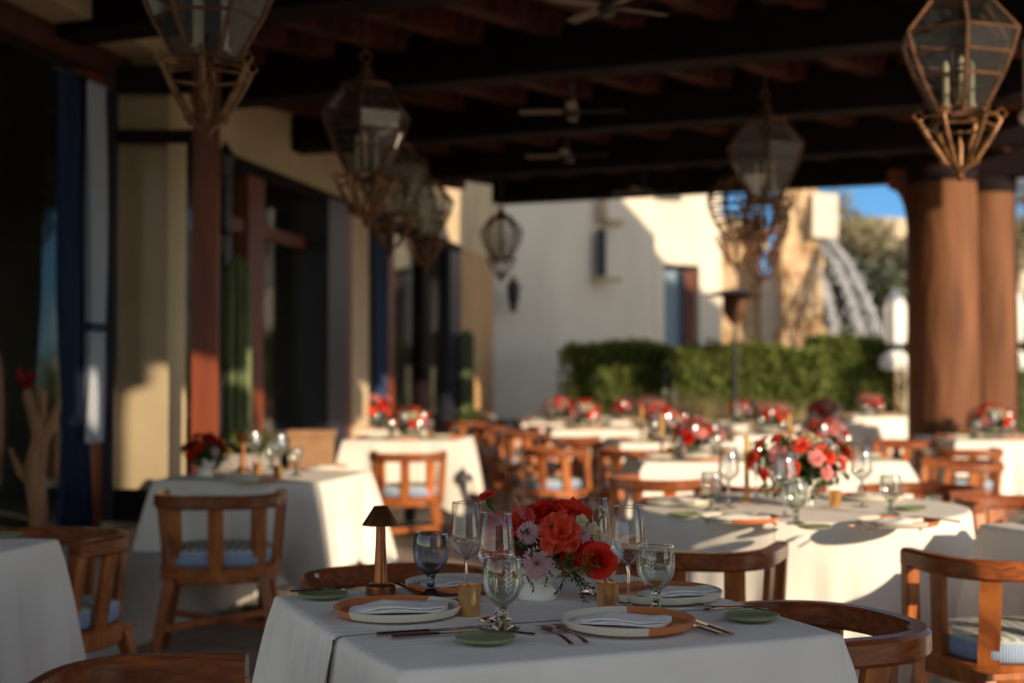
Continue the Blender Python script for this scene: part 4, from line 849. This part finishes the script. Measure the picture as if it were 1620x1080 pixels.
def mum_mesh(seed=3):
    r = random.Random(seed); m = M()
    for k in range(7):
        t_ = k / 6; n = [6, 10, 14, 18, 20, 22, 22][k]
        for j in range(n):
            a0 = 2 * PI * (j + .5 * (k % 2)) / n + r.uniform(-.08, .08); L_ = (.35 + .65 * t_) * r.uniform(.88, 1.08); el = R(84 - 88 * t_ + r.uniform(-5, 5))
            def fn(u, v, a0=a0, L_=L_, el=el):
                uu = 2 * u - 1; w_ = .10 * math.sin(PI * (.12 + .74 * v)) ; e2 = el - .55 * v; x = L_ * v * math.cos(el) + .0; z = L_ * v * math.sin(el) - .18 * v * v * t_ * L_ + .05 * abs(uu); y = uu * w_
                return (x * math.cos(a0) - y * math.sin(a0), x * math.sin(a0) + y * math.cos(a0), z)
            m.grid(fn, 2, 4)
    return m
def poppy_mesh(seed=4):     # big loose ruffled bloom
    r = random.Random(seed); m = M()
    for k, n in ((0, 4), (1, 5), (2, 6)):
        for j in range(n):
            a0 = 2 * PI * j / n + k * .7 + r.uniform(-.25, .25); ph = r.uniform(0, 6); L_ = r.uniform(.85, 1.12); cup = (.35, .65, .95)[k]
            def fn(u, v, a0=a0, ph=ph, L_=L_, cup=cup):
                uu = 2 * u - 1; w_ = (.30 + .22 * cup) * math.sin(PI * (.06 + .70 * v)) ; x = (.05 + cup * v ** 1.15) * L_ * (1 - .12 * uu * uu); z = (1.05 - .75 * cup) * v * L_ + .09 * v * math.sin(7 * uu + ph) + .05 * math.sin(5 * v + ph) - .22 * cup * v ** 3 + .10 * uu * uu * v; y = uu * w_
                return (x * math.cos(a0) - y * math.sin(a0), x * math.sin(a0) + y * math.cos(a0), z - .2)
            m.grid(fn, 9, 7)
    return m
FM = {}
def fmesh(kind, mt):
    k = (kind, mt.name)
    if k not in FM: FM[k] = {'rose': rose_mesh, 'carnation': carn_mesh, 'chrysanthemum': mum_mesh, 'poppy': poppy_mesh}[kind]().mesh(kind, mt, 80)
    return FM[k]
def flower(par, kind, mt, pos, rad, face):
    o = obj(kind, fmesh(kind, mt), None, par, loc=pos); o.rotation_mode = 'QUATERNION'; o.rotation_quaternion = Vector(face).normalized().to_track_quat('Z', 'X'); o.scale = (rad, rad, rad); return o
def sprig(m, p0, dr, L_, n, ls, seed):
    r = random.Random(seed); p = Vector(p0); dr = Vector(dr).normalized(); m.tube([p, p + dr * L_ * .5 + Vector((0, 0, .004)), p + dr * L_], [.0016, .0012, .0006], 5)
    for i in range(n):
        b = p + dr * L_ * (i + .5) / n; q = (Vector((r.gauss(0, 1), r.gauss(0, 1), r.gauss(0, 1))).normalized() + dr * .8).normalized(); t_ = q.cross(Vector((r.random(), r.random(), r.random()))).normalized(); s = ls * r.uniform(.7, 1.2)
        m.add([b, b + q * s * .5 + t_ * s * .22, b + q * s, b + q * s * .5 - t_ * s * .22], [(0, 1, 2, 3)])
def build_bouquet(seed, pal='red', W_=.17, H_=.15, nf=20):
    r = random.Random(seed); o = thing('bouquet'); kinds = {'red': [('rose', p_red), ('carnation', p_red), ('rose', p_coral), ('carnation', p_coral), ('chrysanthemum', p_lilac), ('rose', p_pink), ('rose', p_cream), ('carnation', p_coral), ('carnation', p_pink), ('chrysanthemum', p_white), ('poppy', p_hot)], 'dark': [('rose', p_hot), ('rose', p_red), ('carnation', p_hot), ('carnation', p_red), ('chrysanthemum', p_lilac)]}[pal]
    m = M()
    for i in range(nf):
        g_ = i * 2.39996; t_ = (i + .5) / nf; el = math.acos(1 - t_ * 1.05); v = Vector((math.sin(el) * math.cos(g_), math.sin(el) * math.sin(g_), math.cos(el))); k, mt = kinds[r.choice(([0, 2, 3, 5, 8] if len(kinds) > 8 else []) + list(range(len(kinds))))]
        p = Vector((v.x * W_, v.y * W_, .03 + v.z * H_)) * r.uniform(.8, 1.08); flower(o, k, mt, p, r.uniform(.027, .042), v + Vector((0, 0, .1))); m.tube([(0, 0, -.03), p * .95], .0022, 5)
    for i in range(26):
        a = r.uniform(0, 6.28); e = r.uniform(-.2, 1.0); sprig(m, (0, 0, .0), (math.cos(a), math.sin(a), e), r.uniform(W_ * .8, W_ * 1.25), 12, .04, seed * 100 + i)
    leaves(m, (0, 0, .03), (W_ * .8, W_ * .8, H_ * .7), 160, .05, seed, .3); obj('foliage', m, leaf_m, o); return o

ZT = .7515
def on(px, py): return at(px, py, ZT)
# ================================================================ FRONT TABLE
RT = math.atan2(.386, .92)
T1 = (.053, 3.19)
sqtable(T1[0], T1[1], RT, .975, 'in front, nearest the camera', .50, 11)
# runner along local x, hanging over the left side
def runner():
    m = M(); r = random.Random(3); W_ = .155; path = []; hx = .4875
    for i in range(19): path.append((-hx - .007 - .046 * (1 - i / 18), 0, -.50 + .48 * i / 18))
    path += [(-hx - .008, 0, -.006), (-hx, 0, .002)] + [(-hx + .02 + (2 * hx - .04) * i / 24, 0, .0028) for i in range(25)] + [(hx, 0, .002), (hx + .008, 0, -.006)] + [(hx + .016 + .07 * i / 12, 0, -.02 - .40 * i / 12) for i in range(13)]
    k = len(path)
    def fn(u, v):
        f = v * (k - 1); i = min(k - 2, int(f)); t_ = f - i; a, b = path[i], path[i + 1]; x = a[0] + (b[0] - a[0]) * t_; z = a[2] + (b[2] - a[2]) * t_; hang = max(0, -z) / .5; y = (u - .5) * 2 * W_ * (1 - .10 * min(1, hang * 2)) + .038
        w_ = .009 * hang ** .6 * math.sin(u * 38 + 2 * math.sin(hang * 3)) + .003 * math.sin(u * 60) * (hang > 0)
        e = .0; ed = .004 * math.exp(-((u) / .03) ** 2) + .004 * math.exp(-((1 - u) / .03) ** 2)
        bulge = .008 * math.sin(min(1, hang * 4) * PI / 2)
        if x < 0: x -= w_ + (bulge + ed if z < -.004 else 0)
        else: x += abs(w_) + (bulge if z < -.004 else 0)
        return (x, y, z + (.0004 * math.sin(u * 40 + x * 30) if z > 0 else 0))
    m.grid(fn, 40, k - 1); o = obj('table_runner', m, runner_m, loc=(T1[0], T1[1], .75), rot=(0, 0, RT), angle=80); tag(o, 'gauzy white runner with gathered hem across the front table', 'table runner')
runner()
G = None
def P1(kind, b_, label, cat, px, py, rz=0, group=None, s=1, dz=0, tilt=None):
    p = on(px, py); p.z += dz + .0025; return put(kind, b_, label, cat, p, rz, group, s, tilt)
PL = 'two-tone plates on the front table'
P1('plate', build_plate, 'terracotta plate with cream half at the left of the front table, beside the lamp', 'plate', 630, 972, PI - .6, s=1.0)
P1('plate', build_plate, 'cream plate with orange right half at the front middle of the front table', 'plate', 993, 992, .1)
P1('plate', build_plate, 'cream plate with an orange back half at the right rear of the front table', 'plate', 1047, 946, 1.9)
P1('plate', build_plate, 'mostly hidden terracotta plate behind the wine glasses at the rear left of the front table', 'plate', 722, 930, -1.3, s=.9)
P1('napkin', build_napkin, 'folded white napkin on the terracotta plate beside the lamp', 'napkin', 632, 972, .05, dz=.009, s=1.0)
P1('napkin', build_napkin, 'folded white napkin on the cream and orange plate at the front', 'napkin', 982, 992, -.35, dz=.009, s=.92)
P1('napkin', build_napkin, 'folded white napkin on the plate behind the etched goblet', 'napkin', 1072, 946, .2, dz=.009, s=.9)
P1('napkin', build_napkin, 'folded napkin on the hidden plate behind the wine glasses', 'napkin', 722, 930, .5, dz=.009, s=.85)
P1('bread', build_bread, 'small green plate at the front edge before the centre goblet', 'bread plate', 768, 1014, 0)
P1('bread', build_bread, 'small green plate near the right corner of the front table', 'bread plate', 1187, 979, 0)
P1('bread', build_bread, 'small green plate at the left corner behind the terracotta plate', 'bread plate', 512, 944, 0)
P1('lamp', build_lamp, 'bronze cordless lamp with conical shade on the front table', 'table lamp', 603, 938)
P1('votive', build_votive, 'gold mercury-glass candle cup left of the white vase', 'candle holder', 743, 972)
P1('votive', build_votive, 'gold mercury-glass candle cup right of the white vase', 'candle holder', 961, 968, 1)
P1('wine', build_wine, 'tall clear wine glass left of the bouquet, farthest left of the four', 'wine glass', 738, 950)
P1('wine', build_wine, 'clear wine glass standing before the left side of the red flowers', 'wine glass', 785, 980)
P1('wine', build_wine, 'clear wine glass with blue reflections right of the bouquet', 'wine glass', 994, 962)
P1('wine', build_wine, 'clear wine glass half hidden behind the right side of the bouquet', 'wine glass', 938, 938)
P1('bgoblet', build_bgoblet, 'dark smoky blue goblet right of the bronze lamp', 'goblet', 682, 942, s=1.02)
P1('egoblet', build_egoblet, 'green-tinted etched goblet at the front centre before the wine glass', 'goblet', 795, 994)
P1('egoblet', build_egoblet, 'etched goblet with wheat pattern between the two right plates', 'goblet', 1037, 968, .6)
def cut(kind, x0, y0, x1, y1, label, dz=.0):      # handle end -> tip end in pixels
    a, b = on(x0, y0), on(x1, y1); c = (a + b) / 2; d = b - a; L_ = {'fork': .2, 'knife': .228}[kind]
    c.z += .0015 + dz; return put(kind, build_fork if kind == 'fork' else build_knife, label, kind, c, math.atan2(d.y, d.x) - PI / 2, None, min(1.05, max(.7, d.length / L_)))
cut('fork', 910, 1024, 848, 988, 'copper fork left of the front plate, outer of the pair'); cut('fork', 938, 1024, 868, 984, 'copper fork left of the front plate, nearer the plate')
cut('knife', 1156, 1004, 1085, 978, 'copper knife right of the front plate, outer of the pair'); cut('knife', 1138, 1004, 1068, 981, 'copper knife right of the front plate, nearer the plate')
cut('knife', 598, 1005, 768, 994, 'long knife in front of the terracotta plate, rear of the pair'); cut('knife', 622, 1009, 772, 998, 'long knife in front of the terracotta plate, front of the pair')
cut('fork', 1215, 966, 1080, 958, 'fork lying behind the right green plate', .0); cut('fork', 1190, 958, 1112, 966, 'second fork lying left of the right green plate')
cut('knife', 1228, 968, 1118, 973, 'butter knife resting across the right green plate', .012)
cut('knife', 470, 944, 556, 939, 'butter knife resting across the green plate at the left corner', .012)
cut('knife', 828, 1012, 752, 1004, 'butter knife resting across the front green plate', .012)
cut('knife', 632, 925, 672, 946, 'dark knife between the lamp and the blue goblet, rear of the pair'); cut('fork', 652, 922, 692, 942, 'dark fork between the lamp and the blue goblet')
V = on(850, 946); V.z += .0025
put('vase', build_vase, 'white footed ceramic vase holding the red bouquet on the front table', 'vase', V)
bq = thing('bouquet', (V.x, V.y, V.z + .07))
def fl(kind, mt, px, py, dd, rpx, fx=0, fy=-1, fz=.3):
    d = V.y + dd; p = atd(px, py, d) - bq.location; return flower(bq, kind, mt, p, rpx / F * d, (fx, fy, fz))
fl('rose', p_red, 948, 885, -.07, 27, .25, -1, .15); fl('carnation', p_red, 908, 808, -.02, 27, .3, -.7, .8); fl('rose', p_red, 862, 806, .02, 25, -.1, -.6, .9)
fl('poppy', p_coral, 888, 840, -.06, 40, .1, -1, .5); fl('poppy', p_red, 912, 868, -.05, 32, .3, -1, -.1); fl('rose', p_red, 868, 842, -.03, 25, -.3, -1, .5)
fl('rose', p_coral, 818, 822, .0, 27, -.5, -.7, .8); fl('rose', p_red, 778, 832, .02, 24, -.9, -.5, .4); fl('carnation', p_hot, 812, 868, -.01, 27, -.6, -.9, .2); fl('rose', p_red, 770, 872, .03, 20, -1, -.5, 0)
fl('chrysanthemum', p_lilac, 850, 890, -.085, 28, -.1, -1, .05); fl('chrysanthemum', p_lilac, 836, 842, -.05, 21, -.35, -1, .3); fl('chrysanthemum', p_lilac, 922, 842, -.06, 17, .3, -1, .3); fl('chrysanthemum', p_white, 968, 872, -.02, 24, .7, -1, .1)
fl('carnation', p_cream, 920, 822, -.06, 10, .3, -1, .4); fl('carnation', p_cream, 938, 834, -.06, 10, .5, -1, .2); fl('carnation', p_cream, 948, 850, -.05, 13, .7, -1, .2); fl('carnation', p_cream, 953, 808, -.03, 10, .9, -.5, .6)
fl('carnation', p_red, 800, 892, .0, 22, -.7, -1, -.2); fl('rose', p_hot, 842, 806, .06, 22, 0, 0, 1); fl('carnation', p_coral, 885, 800, .07, 26, 0, .3, 1); fl('rose', p_coral, 880, 880, -.03, 18, 0, -1, 0); fl('poppy', p_red, 835, 822, .03, 26, -.2, -.4, 1); fl('rose', p_red, 925, 870, .05, 22, .6, .6, .4)
fl('carnation', p_coral, 771, 783, -.03, 16, -.35, -.25, 1)
fl('rose', p_hot, 890, 862, .07, 30, 0, 1, .3); fl('poppy', p_red, 800, 845, .08, 30, -.5, 1, .3)
m = M(); bl = bq.location
def rel(px, py, dd): return atd(px, py, V.y + dd) - bl
m.tube([rel(771, 790, -.03), rel(785, 815, -.02), rel(800, 850, 0), rel(850, 905, 0)], [.0045, .0022, .002, .003], 6)
m.lathe([(.001, -.022), (.007, -.012), (.008, .0)], 8, rel(774, 788, -.03))
m.tube([rel(953, 812, -.03), rel(940, 840, -.03), rel(880, 900, 0)], .0018, 5)
for (x0, y0, x1, y1, dd, n_) in ((905, 900, 932, 962, -.05, 26), (905, 900, 945, 940, -.06, 22), (880, 895, 905, 915, -.07, 18), (890, 890, 925, 925, -.05, 20), (830, 905, 845, 930, -.07, 14), (870, 900, 862, 925, -.07, 14), (900, 905, 880, 935, -.05, 14), (930, 900, 975, 920, .0, 18), (800, 900, 775, 915, 0, 14)):
    a = rel(x0, y0, dd); b = rel(x1, y1, dd); sprig(m, a, b - a, (b - a).length * 1.02, n_, .013, x0 + y1)
for i in range(30):
    a = rnd.uniform(0, 6.28); sprig(m, (0, 0, .01), (math.cos(a), math.sin(a), rnd.uniform(.1, 1.3)), rnd.uniform(.08, .135), 9, .028, i)
leaves(m, (.02, -.02, .05), (.09, .07, .05), 130, .04, 8, .3); obj('foliage', m, leaf_m, bq)
m = M(); 
for i in range(8): a = rel(rnd.uniform(880, 930), rnd.uniform(880, 905), -.075); sprig(m, a, (rnd.uniform(-.3, .8), -.3, rnd.uniform(-.6, .5)), .035, 9, .014, i + 60)
obj('filler_sprigs', m, leaf_y, bq)
m = M(); a, b = rel(815, 788, -.02), rel(830, 825, -.01); q = 14
for i in range(60):
    t_ = i / 60; p = a + (b - a) * t_; an = i * 2.4; v_ = Vector((math.cos(an), math.sin(an), .9)) * (.004 + .007 * t_); w_ = Vector((-math.sin(an), math.cos(an), 0)) * .0035; m.add([p, p + v_ * .6 + w_, p + v_ * 1.6, p + v_ * .6 - w_], [(0, 1, 2, 3)])
obj('celosia_spike', m, p_pink, bq)
tag(bq, 'bouquet of red roses, lilac chrysanthemums and cream buds on the front table', 'bouquet')

# ================================================================ OTHER TABLES
def setting(c, rz, rr, desc, n=4, phase=0, pal='red', bs=1.0, wine=True, tap=False, lampy=False, zz_=.7525, bseed=1, skip_b=False, nb=22):
    c = Vector((c[0], c[1], zz_)); grp = lambda w_: w_ + ' on the table ' + desc
    for i in range(n):
        a = rz + phase + 2 * PI * i / n; dr = Vector((math.cos(a), math.sin(a), 0)); tn = Vector((-dr.y, dr.x, 0)); p = c + dr * (rr - .165)
        put('plate', build_plate, 'two-tone dinner plate on the table ' + desc, 'plate', p, a, grp('plates'))
        put('napkin', build_napkin, 'folded napkin on a plate of the table ' + desc, 'napkin', p + Vector((0, 0, .009)), a + PI / 2, grp('napkins'), .95)
        put('goblet', build_goblet, 'stemmed water goblet on the table ' + desc, 'goblet', p - dr * .17 + tn * .10, a, grp('goblets'))
        if wine: put('bwine', build_bwine, 'clear wine glass on the table ' + desc, 'wine glass', p - dr * .20 + tn * .02 - tn * .06, a, grp('wine glasses'))
        put('bread', build_bread, 'small green bread plate on the table ' + desc, 'bread plate', p - tn * .225 - dr * .05, a, grp('bread plates'))
        put('knife', build_knife, 'table knife on the table ' + desc, 'knife', p + tn * .165, a + PI / 2, grp('knives'))
        put('fork', build_fork, 'table fork on the table ' + desc, 'fork', p - tn * .160, a + PI / 2, grp('forks'))
    if not skip_b:
        put('vase', build_vase, 'white footed vase on the table ' + desc, 'vase', c + Vector((0, 0, 0)), 0, None, bs)
        key = 'bq' + pal + str(bseed); put(key, lambda: build_bouquet(bseed * 7 + 3, pal, nf=nb), ('dark red' if pal == 'dark' else 'red and pink') + ' bouquet on the table ' + desc, 'bouquet', c + Vector((0, 0, .085 * bs)), rz + bseed, None, bs)
    put('votive', build_votive, 'gold candle cup on the table ' + desc, 'candle holder', c + Vector((.17, -.08, 0)), 0, grp('candle cups')); put('votive', build_votive, 'gold candle cup on the table ' + desc, 'candle holder', c + Vector((-.16, .09, 0)), 0, grp('candle cups'))
    if tap: put('taper', build_taper, 'amber taper candle in a gold holder on the table ' + desc, 'candle', c + Vector((-.22, .05, 0)), 0)
    if lampy: put('lamp', build_lamp, 'bronze cordless lamp on the table ' + desc, 'table lamp', c + Vector((.17, .02, 0)), 0)
A11 = R(-11)
# left table with chair
dL = 'by the left pier'
sqtable(-1.30, 7.57, A11, .90, dL, .44, 21)
c = Vector((-1.30, 7.57, .7525))
V2 = at(325, 752, .7525)
put('vase', build_vase, 'white footed vase at the left end of the table ' + dL, 'vase', V2, 0)
put('bqdark', lambda: build_bouquet(31, 'dark', .115, .115, 15), 'dark red bouquet in shade at the left end of the table ' + dL, 'bouquet', V2 + Vector((0, 0, .08)), .4)
put('lamp', build_lamp, 'bronze cordless lamp right of the dark red flowers on the table ' + dL, 'table lamp', at(385, 745, .7525), 0)
for px, py, s, rz_, lb in ((400, 760, 1, .3, 'at the front of'), (512, 742, 1, 2, 'at the sunlit right side of')):
    p = at(px, py, .7525); put('plate', build_plate, 'terracotta plate ' + lb + ' the table ' + dL, 'plate', p, rz_); put('napkin', build_napkin, 'folded napkin ' + lb + ' the table ' + dL, 'napkin', p + Vector((0, 0, .009)), rz_)
for px, py, lb in ((443, 748, 'tall clear wine glass beside the goblet'), (402, 742, 'clear wine glass close behind the small lamp')): put('bwine', build_bwine, lb + ' on the table ' + dL, 'wine glass', at(px, py, .7525), 0)
for px, py, lb in ((468, 752, 'bright round goblet'), (430, 740, 'rear goblet')): put('goblet', build_goblet, lb + ' on the table ' + dL, 'goblet', at(px, py, .7525), 0)
put('votive', build_votive, 'gold candle cup right of the lamp on the table ' + dL, 'candle holder', at(408, 750, .7525), 0); put('votive', build_votive, 'gold candle cup beside the bright goblet on the table ' + dL, 'candle holder', at(440, 755, .7525), 0)
# left edge table
dE = 'in grey shade at the left edge'
sqtable(-2.00, 4.27, A11, .92, dE, .50, 23)
put('bread', build_bread, 'small green plate on the table ' + dE, 'bread plate', at(8, 848, .7525), 0)
put('plate', build_plate, 'dinner plate on the table ' + dE, 'plate', Vector((-2.12, 4.2, .7525)), 0)
# round table
dR = 'with the round top'
RC = (1.165, 5.80)
rdtable(RC[0], RC[1], .67, dR, .70, 31)
put('vase', build_vase, 'white footed vase in the middle of the round table', 'vase', Vector((*RC, .7525)), 0, None, 1.3)
put('bqround', lambda: build_bouquet(12, 'red', .19, .16, 26), 'loose coral and pink bouquet in the middle of the round table', 'bouquet', Vector((1.17, 5.8, .86)), .3, None, 1.05)
for i, (px, py, rz_, lb) in enumerate(((1170, 824, -.5, 'at the shaded front left of the round table'), (1420, 830, .4, 'at the sunlit front right of the round table'), (1068, 796, 2.2, 'at the shaded left side of the round table'), (1375, 789, 1.4, 'at the rear right of the round table'))):
    p = at(px, py, .7525); put('plate', build_plate, 'two-tone plate ' + lb, 'plate', p, rz_); put('napkin', build_napkin, 'folded white napkin on the plate ' + lb, 'napkin', p + Vector((0, 0, .009)), rz_ + .3)
for px, py, lb in ((1258, 828, 'goblet at the front edge of the round table, before the flowers'), (1408, 812, 'goblet near the front right plate of the round table'), (1125, 805, 'goblet in shade at the left of the round table'), (1290, 785, 'goblet behind the flowers of the round table')): put('goblet', build_goblet, lb, 'goblet', at(px, py, .7525), 0)
for px, py, lb in ((1362, 800, 'wine glass right of the flowers on the round table'), (1152, 802, 'wine glass left of the flowers on the round table'), (1240, 816, 'wine glass just before the flowers on the round table'), (1195, 786, 'wine glass behind the left flowers of the round table')): put('bwine', build_bwine, lb, 'wine glass', at(px, py, .7525), 0, s=1.05)
for px, py, lb in ((1287, 835, 'small green plate at the sunlit front edge of the round table'), (1080, 815, 'small green plate at the shaded left edge of the round table'), (1440, 805, 'small green plate at the right side of the round table')): put('bread', build_bread, lb, 'bread plate', at(px, py, .7525), 0)
for k_, x0, y0, x1, y1, lb in (('fork', 1395, 838, 1345, 826, 'fork left of the front right plate on the round table'), ('fork', 1380, 842, 1332, 830, 'outer fork left of the front right plate on the round table'), ('knife', 1512, 826, 1450, 818, 'knife right of the front right plate on the round table'), ('knife', 1235, 838, 1205, 815, 'knife right of the front left plate on the round table'), ('fork', 1112, 836, 1130, 812, 'fork left of the front left plate on the round table')):
    a, b = at(x0, y0, .7525), at(x1, y1, .7525); d = b - a; put(k_, build_fork if k_ == 'fork' else build_knife, lb, k_, (a + b) / 2 + Vector((0, 0, .001)), math.atan2(d.y, d.x) - PI / 2)
put('taper', build_taper, 'amber taper candle left of the flowers on the round table', 'candle', Vector((.98, 5.95, .7525)), 0)
put('votive', build_votive, 'gold candle cup beside the vase on the round table', 'candle holder', at(1320, 800, .7525), 0)
# right edge table
dQ = 'at the right edge'
Lc = Vector((1.66, 5.1, 0)); ux, uy = Vector((.92, .39, 0)), Vector((.39, -.92, 0)); cc = Lc + ux * .46 + uy * .46
sqtable(cc.x, cc.y, math.atan2(.39, .92), .92, dQ, .60, 25)
for k_, bb, dx, dy, lb in (('plate', build_plate, -.26, .18, 'plate'), ('bread', build_bread, -.36, .30, 'bread plate')): put(k_, bb, 'cream ' + lb + ' on the table ' + dQ if k_ == 'plate' else 'small green plate on the table ' + dQ, lb, (cc.x + dx, cc.y + dy, .7525), 0)
pp = Vector((cc.x - .27, cc.y + .02, .7535)); put('knife', build_knife, 'dark knife on the table ' + dQ, 'knife', pp, -.9)
# further tables
def far_sq(x, y, size, desc, seed, rz=A11, drop=.45, **k): sqtable(x, y, rz, size, desc, drop, seed); setting((x, y), rz, size / 2, desc, 4, 0, **k)
def far_rect(x, y, rz, desc, seed, sx_=1.75, size=.92, **k):
    put('sqt', build_sqtable, 'long pedestal table under white cloth, ' + desc, 'table', (x, y, 0), rz, 'square dining tables', 1).scale = (sx_, 1, 1)
    key = (size, .45, seed)
    if key not in CL: CL[key] = cloth_square(size, .45, seed).mesh('tablecloth', cloth, 60)
    o = obj('tablecloth', CL[key], None, loc=(x, y, .75), rot=(0, 0, rz)); o.scale = (sx_, 1, 1); tag(o, 'long white linen cloth over the table ' + desc, 'tablecloth', 'white tablecloths')
    off = size * sx_ / 4; c_, s_ = math.cos(rz), math.sin(rz)
    setting((x - off * c_, y - off * s_), rz, size / 2, desc + ', left half', 4, 0, **k); k.update(bseed=k.get('bseed', 1) + 1); setting((x + off * c_, y + off * s_), rz, size / 2, desc + ', right half', 4, 0, **k)
def far_rd(x, y, rad, desc, seed, **k): rdtable(x, y, rad, desc, .66, seed); setting((x, y), 0, rad, desc, k.pop('n', 6), .3, **k)
far_sq(-.86, 12.0, .96, 'behind the sunlit chair', 41, R(-6), bseed=1, bs=1.0)
far_sq(-1.42, 14.2, .96, 'before the far glass doors', 41, R(-8), bseed=2, bs=1.35)
far_sq(-.72, 18.6, .96, 'shaded by the ochre corner', 41, R(5), pal='dark', bseed=3)
far_sq(.75, 18.9, .96, 'shaded before the dark hedge', 41, R(5), pal='dark', bseed=3, bs=.8)
far_rect(1.05, 14.3, R(3), 'left of the patio heater', 41, 1.5, bseed=1, bs=1.1)
far_sq(1.28, 11.6, .96, 'just below the heater', 41, R(4), bseed=4, tap=True)
far_rect(1.60, 9.15, R(2), 'behind the round one', 41, 1.8, bseed=5, tap=True)
far_sq(2.35, 12.9, .94, 'between the heater and the thick column', 41, R(6), bseed=2, bs=1.05)
far_sq(2.55, 15.6, .92, 'right of the heater', 41, R(8), bseed=4)
far_sq(1.35, 17.0, .92, 'nearest the ornamental grasses', 41, R(2), bseed=5)
far_sq(3.65, 18.9, .98, 'before the closed parasol', 41, R(4), bseed=1, bs=1.0)
far_sq(4.62, 18.4, .90, 'left of the thick column', 41, R(14), bseed=2, bs=1.1)
far_sq(4.05, 12.05, 1.0, 'right of the thick column', 41, R(4), bseed=1, bs=1.1)
chair(1.75, 10.55, (-.2, 1), 'sunlit teak chair behind the long table that follows the round one')
chair(2.3, 10.3, (.3, -1), 'teak chair right of the amber candles, behind the long table')
chair(3.0, 14.6, (-.6, -.8), 'small far teak chair right of the heater pole')
chair(1.9, 13.1, (1, .1), 'teak chair pushed up to the table between heater and thick column')
chair(.35, 15.9, (.7, -.7), 'far teak chair left of the long table by the heater')
chair(2.9, 9.2, (-1, 0), 'teak chair at the right end of the long table')
far_sq(.55, 16.2, .94, 'in the gap left of the heater pole', 41, R(3), bseed=4, bs=1.1)
far_sq(3.35, 15.3, .94, 'in front of the sunlit hedge corner', 41, R(6), bseed=5, bs=1.1)
chair(.62, 12.2, (.4, 1), 'rim-lit teak chair before the left half of the long far table')
chair(1.15, 12.6, (-.1, 1), 'rim-lit teak chair directly behind the table below the heater')
chair(.30, 10.9, (1, .5), 'bright teak chair left of the table below the heater')
chair(-.15, 15.2, (.7, .4), 'far sunlit teak chair at the left end of the crowded tables')
